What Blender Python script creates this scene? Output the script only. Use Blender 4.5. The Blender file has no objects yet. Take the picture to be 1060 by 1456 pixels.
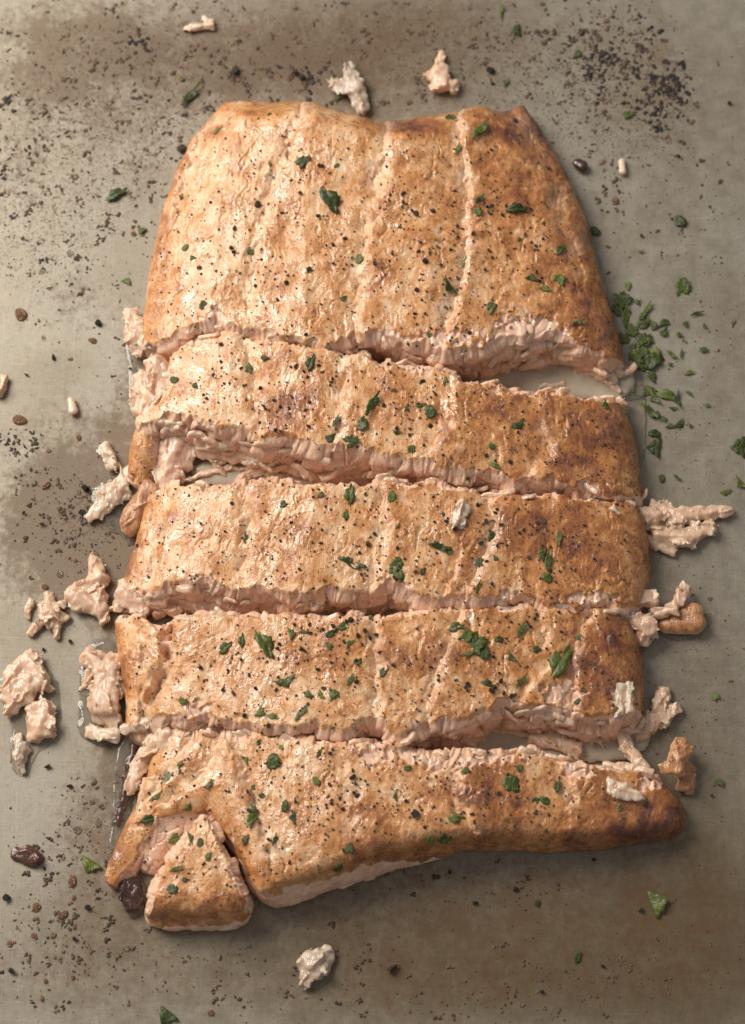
import bpy, math, random
import numpy as np
from mathutils import Vector, Matrix

# ------------------------------------------------------------------ camera, world, light
scene = bpy.context.scene
W, Hh = 1060, 1456                     # size in which places are measured
MM = 0.001
TILT = math.radians(18.0)
DIST = 0.80
PXM = 0.00025                          # metres per pixel at the pan centre
cam_d = bpy.data.cameras.new('camera')
cam = bpy.data.objects.new('camera', cam_d)
scene.collection.objects.link(cam)
cam.location = (0, -DIST * math.sin(TILT), DIST * math.cos(TILT))
cam.rotation_euler = (TILT, 0, 0)
cam_d.sensor_fit = 'VERTICAL'
cam_d.sensor_height = 36.0
cam_d.lens = 36.0 * DIST / (Hh * PXM)
cam_d.clip_start = 0.02
cam_d.clip_end = 20
cam_d.dof.use_dof = True
cam_d.dof.focus_distance = DIST - 0.022
cam_d.dof.aperture_fstop = 9.0
scene.camera = cam

world = bpy.data.worlds.new('World')
scene.world = world
world.use_nodes = True
bg = world.node_tree.nodes['Background']
bg.inputs[0].default_value = (0.95, 0.97, 1.0, 1)
bg.inputs[1].default_value = 0.25

def area_lamp(name, loc, target, sx, sy, power, col):
    d = bpy.data.lights.new(name, 'AREA')
    d.shape = 'RECTANGLE'; d.size = sx; d.size_y = sy
    d.energy = power; d.color = col
    o = bpy.data.objects.new(name, d)
    scene.collection.objects.link(o)
    o.location = loc
    o.rotation_euler = (Vector(target) - Vector(loc)).to_track_quat('-Z', 'Y').to_euler()
    return o
area_lamp('softbox_lamp', (-0.78, 0.56, 0.86), (0.02, -0.02, 0.0), 0.70, 0.70, 22.5, (1.0, 0.95, 0.88))

scene.view_settings.view_transform = 'Standard'
scene.view_settings.look = 'None'
scene.view_settings.gamma = 1.0
scene.view_settings.exposure = 0.0
scene.view_settings.use_curve_mapping = False
scene.render.resolution_x = 745
scene.render.resolution_y = 1024

RNG = np.random.default_rng(11)
random.seed(5)
COL = scene.collection

# ------------------------------------------------------------------ measuring
_c, _s = math.cos(TILT), math.sin(TILT)
_F = Hh * PXM / 2 / DIST               # tan of half the vertical field of view
def P(px, py, z=0.0):
    """the point at height z (metres) seen at this place of the photograph"""
    px = np.asarray(px, float); py = np.asarray(py, float)
    a = (px - W / 2) / (Hh / 2) * _F
    b = -(py - Hh / 2) / (Hh / 2) * _F
    dx = a; dy = b * _c + _s; dz = b * _s - _c
    t = (z - cam.location.z) / dz
    return dx * t, cam.location.y + dy * t
def to_px(x, y, z):
    rx = x; ry = y - cam.location.y; rz = z - cam.location.z
    b = ry * _c + rz * _s; d = ry * _s - rz * _c
    return W / 2 + rx / d / _F * Hh / 2, Hh / 2 - b / d / _F * Hh / 2

# ------------------------------------------------------------------ noise
_perm = np.random.default_rng(3).permutation(256)
_perm = np.concatenate([_perm, _perm, _perm])
_g = np.random.default_rng(4).normal(size=(256, 3)); _g /= np.linalg.norm(_g, axis=1)[:, None]
def noise(x, y, z=0.0):
    x, y, z = np.broadcast_arrays(np.asarray(x, float), y, z)
    xi = np.floor(x).astype(int); yi = np.floor(y).astype(int); zi = np.floor(z).astype(int)
    xf, yf, zf = x - xi, y - yi, z - zi
    u = xf ** 3 * (xf * (xf * 6 - 15) + 10); v = yf ** 3 * (yf * (yf * 6 - 15) + 10); w = zf ** 3 * (zf * (zf * 6 - 15) + 10)
    xi &= 255; yi &= 255; zi &= 255
    r = 0
    for i in (0, 1):
        for j in (0, 1):
            for k in (0, 1):
                h = _perm[_perm[_perm[(xi + i) & 255] + ((yi + j) & 255)] + ((zi + k) & 255)]
                g = _g[h]
                d = g[..., 0] * (xf - i) + g[..., 1] * (yf - j) + g[..., 2] * (zf - k)
                r = r + d * (u if i else 1 - u) * (v if j else 1 - v) * (w if k else 1 - w)
    return r * 1.6
def fbm(x, y, z=0.0, n=3):
    r = 0; a = 1.0; s = 0
    for i in range(n):
        r = r + a * noise(x * 2 ** i + 7.3 * i, y * 2 ** i - 3.1 * i, np.asarray(z) * 2 ** i + 1.7 * i)
        s += a; a *= 0.5
    return r / s
def ridged(x, y, z=0.0):
    return 1 - 2 * np.abs(noise(x, y, z))
def hash2(i, j, k=0):
    h = _perm[(_perm[(i.astype(int) + 31 * k) & 255] + j.astype(int)) & 255]
    return h / 255.0
def worley(x, y, seed=0):
    """distance to the nearest and second cell point, and for the nearest: three randoms and the offset"""
    xi = np.floor(x); yi = np.floor(y)
    best = np.full(x.shape, 9.0); sec = best.copy()
    out = [np.zeros(x.shape) for _ in range(5)]
    for a in (-1, 0, 1):
        for b in (-1, 0, 1):
            ci, cj = xi + a, yi + b
            ox = ci + 0.15 + 0.7 * hash2(ci, cj, 1 + seed); oy = cj + 0.15 + 0.7 * hash2(ci, cj, 2 + seed)
            dx, dy = x - ox, y - oy
            d = np.sqrt(dx * dx + dy * dy)
            nb = d < best
            sec = np.where(nb, best, np.minimum(sec, d))
            best = np.where(nb, d, best)
            for q, val in enumerate((hash2(ci, cj, 3 + seed), hash2(ci, cj, 4 + seed), hash2(ci, cj, 5 + seed), dx, dy)):
                out[q] = np.where(nb, val, out[q])
    return best, sec, out
def sstep(a, b, x):
    t = np.clip((x - a) / (b - a), 0, 1)
    return t * t * (3 - 2 * t)

# ------------------------------------------------------------------ node helpers and materials
class NT:
    def __init__(self, name):
        self.m = bpy.data.materials.new(name); self.m.use_nodes = True
        self.t = self.m.node_tree
        self.b = self.t.nodes['Principled BSDF']
    def n(self, kind, **kw):
        o = self.t.nodes.new(kind)
        for k, v in kw.items():
            if k.startswith('i_'):
                o.inputs[k[2:].replace('_', ' ')].default_value = v
            else: setattr(o, k, v)
        return o
    def l(self, a, b): self.t.links.new(a, b)
    def coords(self, scale, kind='Object'):
        tc = self.n('ShaderNodeTexCoord'); mp = self.n('ShaderNodeMapping')
        mp.inputs['Scale'].default_value = scale if isinstance(scale, tuple) else (scale,) * 3
        self.l(tc.outputs[kind], mp.inputs[0]); return mp.outputs[0]
    def noise(self, scale, detail=4, rough=0.6, vec=None, dist=0.0):
        o = self.n('ShaderNodeTexNoise'); o.inputs['Scale'].default_value = 1
        o.inputs['Detail'].default_value = detail; o.inputs['Roughness'].default_value = rough
        o.inputs['Distortion'].default_value = dist
        self.l(vec if vec else self.coords(scale), o.inputs['Vector']); return o.outputs[0]
    def ramp(self, fac, stops):
        r = self.n('ShaderNodeValToRGB'); e = r.color_ramp.elements
        while len(e) < len(stops): e.new(0.5)
        for q, (p, c) in zip(e, stops):
            q.position = p; q.color = c if len(c) == 4 else (*c, 1)
        self.l(fac, r.inputs[0]); return r.outputs[0]
    def gray(self, fac, a, b, lo=0.0, hi=1.0):
        r = self.n('ShaderNodeMapRange'); r.interpolation_type = 'SMOOTHSTEP'
        for i, v in enumerate((a, b, lo, hi)): r.inputs[i + 1].default_value = v
        self.l(fac, r.inputs[0]); return r.outputs[0]
    def mix(self, fac, a, b, mode='MIX'):
        o = self.n('ShaderNodeMix', data_type='RGBA', blend_type=mode)
        for sock, v in ((0, fac), (6, a), (7, b)):
            if isinstance(v, (int, float)): o.inputs[sock].default_value = v
            elif isinstance(v, tuple): o.inputs[sock].default_value = (*v, 1)
            else: self.l(v, o.inputs[sock])
        return o.outputs[2]
    def math(self, op, a, b=0.0):
        o = self.n('ShaderNodeMath', operation=op)
        for i, v in enumerate((a, b)):
            if isinstance(v, (int, float)): o.inputs[i].default_value = v
            else: self.l(v, o.inputs[i])
        return o.outputs[0]
    def attr(self, name):
        a = self.n('ShaderNodeAttribute', attribute_name=name)
        s = self.n('ShaderNodeSeparateColor'); self.l(a.outputs['Color'], s.inputs[0])
        return s.outputs
    def bump(self, h, dist, strength=1.0, nrm=None):
        b = self.n('ShaderNodeBump'); b.inputs['Distance'].default_value = dist; b.inputs['Strength'].default_value = strength
        self.l(h, b.inputs['Height'])
        if nrm: self.l(nrm, b.inputs['Normal'])
        return b.outputs[0]
    def set(self, **kw):
        for k, v in kw.items():
            s = self.b.inputs[k.replace('_', ' ')]
            if isinstance(v, (int, float)): s.default_value = v
            elif isinstance(v, tuple): s.default_value = v if len(v) == 4 or k == 'Subsurface_Radius' else (*v, 1)
            else: self.l(v, s)

def mat_salmon():
    t = NT('seared_salmon')
    at = t.attr('mask'); skin, brown, pale = at[0], at[1], at[2]
    n1 = t.noise(130, 6, 0.7, dist=0.8); n2 = t.noise(430, 5, 0.72); n3 = t.noise(1500, 3, 0.6)
    fib = t.noise((900, 130, 500), 3, 0.6, dist=0.5)
    b = t.math('ADD', brown, t.math('MULTIPLY', t.math('SUBTRACT', n1, 0.5), 1.3))
    b = t.math('ADD', b, t.math('MULTIPLY', t.math('SUBTRACT', n2, 0.5), 0.65))
    b = t.math('ADD', b, t.math('MULTIPLY', t.math('SUBTRACT', fib, 0.5), 0.35))
    crust = t.ramp(b, [(0.0, (0.80, 0.55, 0.345)), (0.20, (0.745, 0.435, 0.22)), (0.40, (0.63, 0.285, 0.10)),
                       (0.62, (0.43, 0.165, 0.048)), (0.85, (0.26, 0.085, 0.03)), (1.0, (0.13, 0.042, 0.024))])
    palec = t.mix(n2, (0.84, 0.60, 0.43), (0.88, 0.70, 0.55))
    crust = t.mix(t.math('MULTIPLY', pale, 0.85), crust, palec)
    dots = t.noise(1350, 1, 0.4); big = t.noise(260, 2, 0.5)
    dm = t.math('MULTIPLY', t.gray(dots, 0.625, 0.67), t.gray(big, 0.40, 0.55))
    crust = t.mix(t.math('MULTIPLY', dm, 0.75), crust, (0.10, 0.045, 0.025))
    smear = t.math('MULTIPLY', t.gray(t.noise((150, 90, 150), 5, 0.7, dist=1.2), 0.54, 0.66), t.gray(b, 0.62, 0.2))
    crust = t.mix(t.math('MULTIPLY', smear, 0.5), crust, (0.84, 0.63, 0.46))
    flesh = t.ramp(t.math('ADD', t.math('MULTIPLY', n1, 0.7), t.math('MULTIPLY', n2, 0.3)),
                   [(0.3, (0.70, 0.39, 0.25)), (0.5, (0.80, 0.51, 0.355)), (0.7, (0.86, 0.63, 0.48))])
    sm = t.gray(t.math('ADD', skin, t.math('MULTIPLY', t.math('SUBTRACT', n2, 0.5), 0.5)), 0.38, 0.6)
    t.set(Base_Color=t.mix(sm, flesh, crust))
    gl = t.gray(t.noise(110, 5, 0.7), 0.42, 0.60)
    g1 = t.noise(480, 3, 0.55, dist=0.6)
    h = t.math('MULTIPLY', g1, t.math('ADD', 0.22, t.math('MULTIPLY', gl, 0.55)))
    h = t.math('ADD', h, t.math('MULTIPLY', fib, 0.16)); hf = t.math('ADD', h, t.math('MULTIPLY', n3, 0.10))
    t.set(Normal=t.bump(hf, 0.0007, 0.8), Coat_Normal=t.bump(h, 0.0010, 0.85),
          Roughness=t.math('SUBTRACT', 0.50, t.math('MULTIPLY', gl, 0.18)),
          Subsurface_Weight=0.35, Subsurface_Radius=(1.0, 0.42, 0.22), Subsurface_Scale=0.0022,
          Specular_IOR_Level=0.5, Coat_Weight=t.math('ADD', 0.15, t.math('MULTIPLY', gl, 0.85)), Coat_Roughness=0.14, Coat_IOR=1.55)
    return t.m

def mat_flesh(name, tint, brownness=0.0):
    t = NT(name)
    n1 = t.noise(190, 4, 0.6, dist=0.5); n2 = t.noise((900, 260, 700), 4, 0.65)
    oi = t.n('ShaderNodeObjectInfo')
    d = tuple(c * 0.80 for c in tint); e = (min(1, tint[0] * 1.10), min(1, tint[1] * 1.25), min(1, tint[2] * 1.36))
    c = t.ramp(t.math('ADD', t.math('MULTIPLY', n1, 0.6), t.math('MULTIPLY', n2, 0.4)), [(0.32, d), (0.5, tint), (0.7, e)])
    c = t.mix(t.math('MULTIPLY', oi.outputs['Random'], 0.35), c, (0.80, 0.54, 0.38))
    if brownness:
        br = t.ramp(t.noise(420, 4, 0.6), [(0.3, (0.58, 0.30, 0.12)), (0.55, (0.42, 0.17, 0.06)), (0.75, (0.25, 0.085, 0.035))])
        tc = t.n('ShaderNodeTexCoord'); sp = t.n('ShaderNodeSeparateXYZ'); t.l(tc.outputs['Normal'], sp.inputs[0])
        up = t.gray(t.math('ADD', sp.outputs[2], t.math('MULTIPLY', t.math('SUBTRACT', n1, 0.5), 1.4)), 0.3, 0.7, 0, brownness)
        c = t.mix(up, c, br)
    bp = t.bump(t.math('ADD', n2, t.math('MULTIPLY', t.noise(600, 2, 0.5), 0.3)), 0.0006, 0.8)
    t.set(Base_Color=c, Normal=bp, Coat_Normal=bp,
          Roughness=t.gray(n1, 0.35, 0.65, 0.28, 0.5), Subsurface_Weight=0.55, Subsurface_Radius=(1.0, 0.45, 0.25),
          Subsurface_Scale=0.0045, Coat_Weight=0.8, Coat_Roughness=0.10, Coat_IOR=1.5)
    return t.m

def mat_pan():
    t = NT('worn_sheet_metal')
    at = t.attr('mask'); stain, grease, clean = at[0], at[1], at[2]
    lx = t.noise((260, 2600, 1), 3, 0.65); ly = t.noise((2600, 200, 1), 3, 0.65)
    sx = t.noise((30, 2600, 1), 2, 0.5); sy = t.noise((2300, 22, 1), 2, 0.5)
    cloud = t.noise(22, 5, 0.6, dist=0.4); mott = t.noise(150, 5, 0.65)
    br = t.math('ADD', t.math('MULTIPLY', lx, 0.5), t.math('MULTIPLY', ly, 0.5))
    base = t.ramp(t.math('ADD', t.math('MULTIPLY', cloud, 0.6), t.math('MULTIPLY', mott, 0.4)),
                  [(0.3, (0.255, 0.205, 0.145)), (0.5, (0.335, 0.29, 0.225)), (0.72, (0.415, 0.375, 0.31))])
    base = t.mix(1.0, base, t.ramp(br, [(0.35, (0.86, 0.86, 0.85)), (0.65, (1.08, 1.08, 1.08))]), 'MULTIPLY')
    scr = t.math('MAXIMUM', t.gray(sx, 0.62, 0.70), t.gray(sy, 0.62, 0.70))
    base = t.mix(t.math('MULTIPLY', scr, 0.22), base, (0.55, 0.52, 0.47))
    sm = t.gray(t.math('ADD', stain, t.math('MULTIPLY', t.math('SUBTRACT', t.noise(330, 6, 0.75), 0.5), 2.2)), 0.1, 0.95)
    base = t.mix(t.math('MULTIPLY', sm, 0.85), base, (0.17, 0.105, 0.052))
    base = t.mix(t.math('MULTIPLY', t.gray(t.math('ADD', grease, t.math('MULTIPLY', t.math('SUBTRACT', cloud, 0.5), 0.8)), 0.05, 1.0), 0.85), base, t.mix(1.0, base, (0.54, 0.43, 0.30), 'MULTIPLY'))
    spk = t.gray(t.noise(1050, 2, 0.55), 0.575, 0.63); spk2 = t.gray(t.noise(420, 4, 0.65), 0.58, 0.64)
    zone = t.gray(t.math('ADD', clean, t.math('MULTIPLY', t.math('SUBTRACT', cloud, 0.5), 0.6)), 0.15, 0.9)
    spm = t.math('MULTIPLY', t.math('MAXIMUM', t.math('MULTIPLY', spk, 0.7), spk2), zone)
    base = t.mix(t.math('MULTIPLY', spm, 0.85), base, (0.085, 0.048, 0.03))
    fdot = t.math('MULTIPLY', t.gray(t.noise(2000, 1, 0.4), 0.63, 0.68), t.gray(mott, 0.42, 0.58))
    base = t.mix(t.math('MULTIPLY', fdot, 0.5), base, (0.14, 0.09, 0.05))
    t.set(Base_Color=base, Metallic=t.math('MULTIPLY', t.math('SUBTRACT', 1.0, sm), 0.58),
          Roughness=t.math('SUBTRACT', t.gray(mott, 0.3, 0.7, 0.46, 0.60), t.math('MULTIPLY', grease, 0.16)),
          Normal=t.bump(t.math('ADD', br, t.math('MULTIPLY', spm, 1.2)), 0.00012, 0.55))
    return t.m

def mat_simple(name, a, b, scale=600, rough=(0.35, 0.6), bump=0.0003, sss=0.0, coat=0.0, attr=False):
    t = NT(name)
    n = t.noise(scale, 4, 0.6)
    oi = t.n('ShaderNodeObjectInfo')
    f = t.math('ADD', t.math('MULTIPLY', n, 0.6), t.math('MULTIPLY', oi.outputs['Random'], 0.4))
    if attr: f = t.math('ADD', t.math('MULTIPLY', n, 0.3), t.math('MULTIPLY', t.attr('mask')[0], 0.7))
    t.set(Base_Color=t.ramp(f, [(0.25, a), (0.75, b)]), Roughness=t.gray(n, 0.35, 0.65, *rough), Normal=t.bump(n, bump, 0.7))
    if sss: t.set(Subsurface_Weight=sss, Subsurface_Radius=(1, .5, .3), Subsurface_Scale=0.001)
    if coat: t.set(Coat_Weight=coat, Coat_Roughness=0.1)
    return t.m

def mat_parsley():
    t = NT('parsley_green')
    n = t.noise(700, 4, 0.6); oi = t.n('ShaderNodeObjectInfo')
    f = t.math('ADD', t.math('MULTIPLY', n, 0.5), t.math('MULTIPLY', oi.outputs['Random'], 0.5))
    c = t.ramp(f, [(0.2, (0.028, 0.040, 0.006)), (0.5, (0.064, 0.084, 0.010)), (0.8, (0.16, 0.18, 0.030))])
    vein = t.gray(t.noise((260, 2200, 300), 2, 0.5), 0.6, 0.72)
    c = t.mix(t.math('MULTIPLY', vein, 0.35), c, (0.13, 0.18, 0.06))
    t.set(Base_Color=c, Roughness=0.42, Normal=t.bump(n, 0.0005, 0.8), Subsurface_Weight=0.15,
          Subsurface_Radius=(0.5, 1, 0.2), Subsurface_Scale=0.0008, Coat_Weight=0.05, Coat_Roughness=0.15)
    return t.m

def mat_liquid(name, col, rough, trans, scale=260):
    t = NT(name)
    n = t.noise(scale, 4, 0.6)
    t.set(Base_Color=t.ramp(n, [(0.3, tuple(c * 0.86 for c in col)), (0.7, col)]), Roughness=rough, IOR=1.40, Transmission_Weight=trans,
          Normal=t.bump(n, 0.1 / scale, 0.4))
    return t.m

_F1 = (0.78, 0.495, 0.34)
M = dict(salmon=mat_salmon(), pan=mat_pan(), parsley=mat_parsley(),
         flesh=mat_flesh('pink_flesh', _F1),
         crumb=mat_flesh('cooked_crumb', (0.70, 0.45, 0.295)),
         crumb_pale=mat_flesh('pale_crumb', (0.76, 0.55, 0.395)),
         crumb_grey=mat_flesh('greyish_crumb', (0.55, 0.42, 0.31)),
         crumb_brown=mat_flesh('browned_crumb', (0.72, 0.45, 0.30), 0.95),
         pepper=mat_simple('black_pepper', (0.010, 0.008, 0.007), (0.085, 0.05, 0.032), 900, (0.3, 0.6), 0.0006),
         burnt=mat_simple('burnt_drippings', (0.016, 0.009, 0.007), (0.17, 0.10, 0.055), 900, (0.6, 0.8), 0.0002, attr=True),
         burnt_lump=mat_simple('burnt_lump', (0.035, 0.014, 0.010), (0.13, 0.05, 0.03), 500, (0.12, 0.35), 0.0008, coat=0.5),
         drop_brown=mat_liquid('brown_juice', (0.40, 0.20, 0.11), 0.08, 0.55, 1.5),
         juice=mat_liquid('clear_juice', (0.93, 0.86, 0.74), 0.05, 0.92),
         gel=mat_liquid('milky_gel', (0.82, 0.71, 0.54), 0.05, 0.45))

# ------------------------------------------------------------------ object helpers
def make_mesh(name, verts, quads, tris=None, mask=None, mat=None, smooth=True):
    me = bpy.data.meshes.new(name)
    verts = np.asarray(verts, np.float32); quads = np.asarray(quads, np.int32).reshape(-1, 4)
    tris = np.zeros((0, 3), np.int32) if tris is None else np.asarray(tris, np.int32).reshape(-1, 3)
    me.vertices.add(len(verts)); me.vertices.foreach_set('co', verts.ravel())
    nl = quads.size + tris.size
    me.loops.add(nl); me.loops.foreach_set('vertex_index', np.concatenate([quads.ravel(), tris.ravel()]))
    me.polygons.add(len(quads) + len(tris))
    st = np.concatenate([np.arange(len(quads)) * 4, quads.size + np.arange(len(tris)) * 3]).astype(np.int32)
    me.polygons.foreach_set('loop_start', st)
    me.update(calc_edges=True); me.validate()
    if smooth: me.polygons.foreach_set('use_smooth', np.ones(len(me.polygons), bool))
    if mask is not None:
        a = me.attributes.new('mask', 'FLOAT_COLOR', 'POINT')
        a.data.foreach_set('color', np.concatenate([mask, np.ones((len(mask), 1))], 1).astype(np.float32).ravel())
    if mat: me.materials.append(mat)
    return me
def link(name, data, loc=(0, 0, 0), parent=None, rot=None, scale=None):
    o = bpy.data.objects.new(name, data); COL.objects.link(o)
    o.location = loc
    if parent: o.parent = parent
    if rot is not None: o.rotation_euler = rot
    if scale is not None: o.scale = scale
    return o
def tag(o, label=None, cat=None, group=None, kind=None):
    if label: o['label'] = label
    if cat: o['category'] = cat
    if group: o['group'] = group
    if kind: o['kind'] = kind
    return o

def surface_nets(f, lo, hi, step):
    """mesh of f < 0, f takes X, Y, Z arrays (metres)"""
    ax = [np.arange(lo[i] - 2 * step, hi[i] + 3 * step, step) for i in range(3)]
    X, Y, Z = np.meshgrid(*ax, indexing='ij')
    F = f(X, Y, Z)
    for i in range(3):                                   # closed at the border of the block
        s = [slice(None)] * 3
        s[i] = 0; F[tuple(s)] = np.abs(F[tuple(s)]) + 1e-6
        s[i] = -1; F[tuple(s)] = np.abs(F[tuple(s)]) + 1e-6
    S = F < 0
    n = np.array(F.shape) - 1
    acc = np.zeros((*n, 3)); cnt = np.zeros(n)
    def sub(o): return tuple(slice(o[i], o[i] + n[i]) for i in range(3))
    corners = [(i, j, k) for i in (0, 1) for j in (0, 1) for k in (0, 1)]
    for a in corners:
        for i in range(3):
            if a[i]: continue
            b = list(a); b[i] = 1
            fa, fb = F[sub(a)], F[sub(b)]
            cr = (fa < 0) != (fb < 0)
            tt = np.where(cr, fa / np.where(cr, fa - fb, 1), 0)
            for q in range(3):
                acc[..., q] += cr * (a[q] + (tt if q == i else 0))
            cnt += cr
    act = cnt > 0
    idx = -np.ones(n, int); idx[act] = np.arange(act.sum())
    cell = np.argwhere(act)
    v = (acc[act] / cnt[act][:, None] + cell) * step + np.array([a[0] for a in ax])
    quads = []
    for i in range(3):
        j, k = (i + 1) % 3, (i + 2) % 3
        sa = [slice(1, -1)] * 3; sb = [slice(1, -1)] * 3
        sa[i] = slice(0, -1); sb[i] = slice(1, None)
        A, B = S[tuple(sa)], S[tuple(sb)]
        for flip in (False, True):
            e = np.argwhere((~A & B) if flip else (A & ~B))
            if not len(e): continue
            c = e.copy(); c[:, j] += 1; c[:, k] += 1
            def at(dj, dk):
                q = c.copy(); q[:, j] -= dj; q[:, k] -= dk
                return idx[q[:, 0], q[:, 1], q[:, 2]]
            quad = np.stack([at(1, 1), at(0, 1), at(0, 0), at(1, 0)], 1)
            quads.append(quad[:, ::-1] if flip else quad)
    return v, np.concatenate(quads)

# ------------------------------------------------------------------ the baking sheet
def gsum(px, py, lst):
    r = np.zeros(np.shape(px))
    for (x, y, rx, ry, a) in lst:
        r += a * np.exp(-((px - x) / rx) ** 2 - ((py - y) / ry) ** 2)
    return r
def polydist(px, py, pts):
    best = np.full(px.shape, 1e9); side = np.zeros(px.shape)
    for (ax, ay), (bx, by) in zip(pts[:-1], pts[1:]):
        dx, dy = bx - ax, by - ay
        L2 = dx * dx + dy * dy
        t = np.clip(((px - ax) * dx + (py - ay) * dy) / L2, 0, 1)
        d = np.hypot(px - ax - t * dx, py - ay - t * dy)
        s = np.sign((px - ax) * dy - (py - ay) * dx)
        nb = d < best
        best = np.where(nb, d, best); side = np.where(nb, s, side)
    return best, side

STAIN = [(90, 620, 60, 60, .25), (70, 800, 70, 60, .3), (130, 90, 130, 90, .3), (420, 60, 120, 60, .3), (90, 1380, 120, 60, .25), (168, 900, 34, 200, .55), (186, 560, 26, 120, .45), (200, 1240, 80, 60, .4), (60, 60, 90, 60, .3), (180, 60, 60, 40, .4), (30, 260, 40, 80, .3), (330, 110, 40, 30, .4), (760, 230, 60, 60, .2), (100, 735, 100, 90, 1.1), (130, 800, 60, 60, .6), (140, 620, 40, 40, 0.4), (110, 430, 60, 50, 0.35), (250, 110, 150, 90, 0.35), (430, 110, 90, 50, 0.4),
         (80, 130, 90, 110, 0.3), (560, 150, 90, 40, 0.4), (930, 120, 60, 60, 0.45), (870, 60, 60, 40, 0.3), (130, 1160, 50, 70, 0.45),
         (160, 1290, 70, 60, 0.35), (680, 1270, 280, 60, 0.6), (620, 1390, 420, 90, 0.5), (980, 1300, 120, 160, .35), (980, 950, 80, 200, .25), (560, 60, 260, 90, .3), (180, 1050, 40, 60, 0.6), (930, 1080, 60, 90, 0.25),
         (200, 240, 40, 60, 0.3), (610, 40, 130, 50, 0.25), (860, 330, 40, 60, 0.2)]
SPECKZONE = [(220, 120, 260, 170, 0.9), (40, 320, 130, 120, 0.6), (820, 140, 170, 120, 0.8), (930, 130, 50, 60, 0.9), (120, 740, 80, 70, 0.7),
             (600, 60, 160, 80, 0.6), (90, 1250, 130, 130, 0.3), (850, 1360, 200, 60, 0.35), (980, 330, 80, 160, 0.25), (960, 960, 60, 150, 0.25)]
def build_pan():
    nx, ny = 330, 430
    x = np.linspace(-0.165, 0.165, nx); y = np.linspace(-0.215, 0.225, ny)
    X, Y = np.meshgrid(x, y, indexing='ij')
    px, py = to_px(X, Y, 0 * X)
    Z = 0.00025 * fbm(X / 0.05, Y / 0.05, 3.3, 2) - 0.0004
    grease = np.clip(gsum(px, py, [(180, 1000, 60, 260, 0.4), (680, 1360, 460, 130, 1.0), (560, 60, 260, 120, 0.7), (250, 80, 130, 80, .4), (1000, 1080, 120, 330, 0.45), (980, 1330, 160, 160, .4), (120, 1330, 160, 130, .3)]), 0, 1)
    dq, sq_ = polydist(px + 3 * noise(px / 60, py / 60, 1.1), py, [(940, -20), (965, 70), (988, 170), (1002, 300), (990, 430), (975, 560)])
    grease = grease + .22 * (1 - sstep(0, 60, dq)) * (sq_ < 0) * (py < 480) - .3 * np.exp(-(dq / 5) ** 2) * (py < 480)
    st = 1.5 * gsum(px, py, STAIN) * (0.75 + 0.6 * fbm(X / 0.012, Y / 0.012, 1.2, 3))
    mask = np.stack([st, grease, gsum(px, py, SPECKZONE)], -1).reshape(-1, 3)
    v = np.stack([X, Y, Z], -1).reshape(-1, 3)
    i = np.arange(nx * ny).reshape(nx, ny)
    q = np.stack([i[:-1, :-1], i[1:, :-1], i[1:, 1:], i[:-1, 1:]], -1).reshape(-1, 4)
    # the sheet runs on to a rolled rim outside the picture
    loop = np.concatenate([i[:, 0], i[-1, 1:], i[-2::-1, -1], i[0, -2:0:-1]])
    base = v[loop]; rows = [loop]; vs = [v]; ms = [mask]; nv = len(v)
    cen = np.array([0, 0.005, 0])
    for dx, z in ((0.012, -0.0004), (0.020, 0.002), (0.028, 0.018), (0.034, 0.021), (0.037, 0.018), (0.036, 0.012)):
        r = base.copy()
        sx = np.clip((np.abs(r[:, 0]) - 0.12) / 0.045, 0, 1) * np.sign(r[:, 0]); sy = np.clip((np.abs(r[:, 1] - 0.005) - 0.175) / 0.045, 0, 1) * np.sign(r[:, 1] - 0.005)
        ln = np.maximum(np.hypot(sx, sy), 1e-6)
        r[:, 0] += sx / ln * dx; r[:, 1] += sy / ln * dx; r[:, 2] = z
        vs.append(r); ms.append(np.zeros((len(r), 3))); rows.append(nv + np.arange(len(r))); nv += len(r)
    qs = [q]
    for a, b in zip(rows[:-1], rows[1:]):
        qs.append(np.stack([a, b, np.roll(b, -1), np.roll(a, -1)], 1))
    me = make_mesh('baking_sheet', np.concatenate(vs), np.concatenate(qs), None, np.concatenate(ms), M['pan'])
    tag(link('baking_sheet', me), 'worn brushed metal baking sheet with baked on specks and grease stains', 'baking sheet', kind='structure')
build_pan()

# ------------------------------------------------------------------ the salmon portions
def curve(pts, t, key, jit=0.0, seed=0.0):
    """a run of measured points as a function of one coordinate: key 0 -> y(x), key 1 -> x(y); t in 0..1"""
    a = np.array(pts, float)
    k = a[:, key]; o = a[:, 1 - key]
    kk = k[0] + (k[-1] - k[0]) * t
    if k[-1] < k[0]: oo = np.interp(-kk, -k, o)
    else: oo = np.interp(kk, k, o)
    if len(t) > 12:                                     # soften the corners a little
        w = np.array([1, 2, 3, 2, 1.0]); w /= w.sum()
        pad = np.concatenate([[oo[0]] * 2, oo, [oo[-1]] * 2])
        oo2 = np.convolve(pad, w, 'valid'); oo2[0], oo2[-1] = oo[0], oo[-1]; oo = oo2
    if jit:
        env = np.minimum(1, np.minimum(t, 1 - t) * 25)
        oo = oo + env * jit * (1.6 * noise(kk / 26, seed, 0.5) + 1.1 * noise(kk / 9, seed + 3, 0.5) + 0.6 * noise(kk / 4.0, seed + 7, 0.5))
    return (kk, oo) if key == 0 else (oo, kk)

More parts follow.
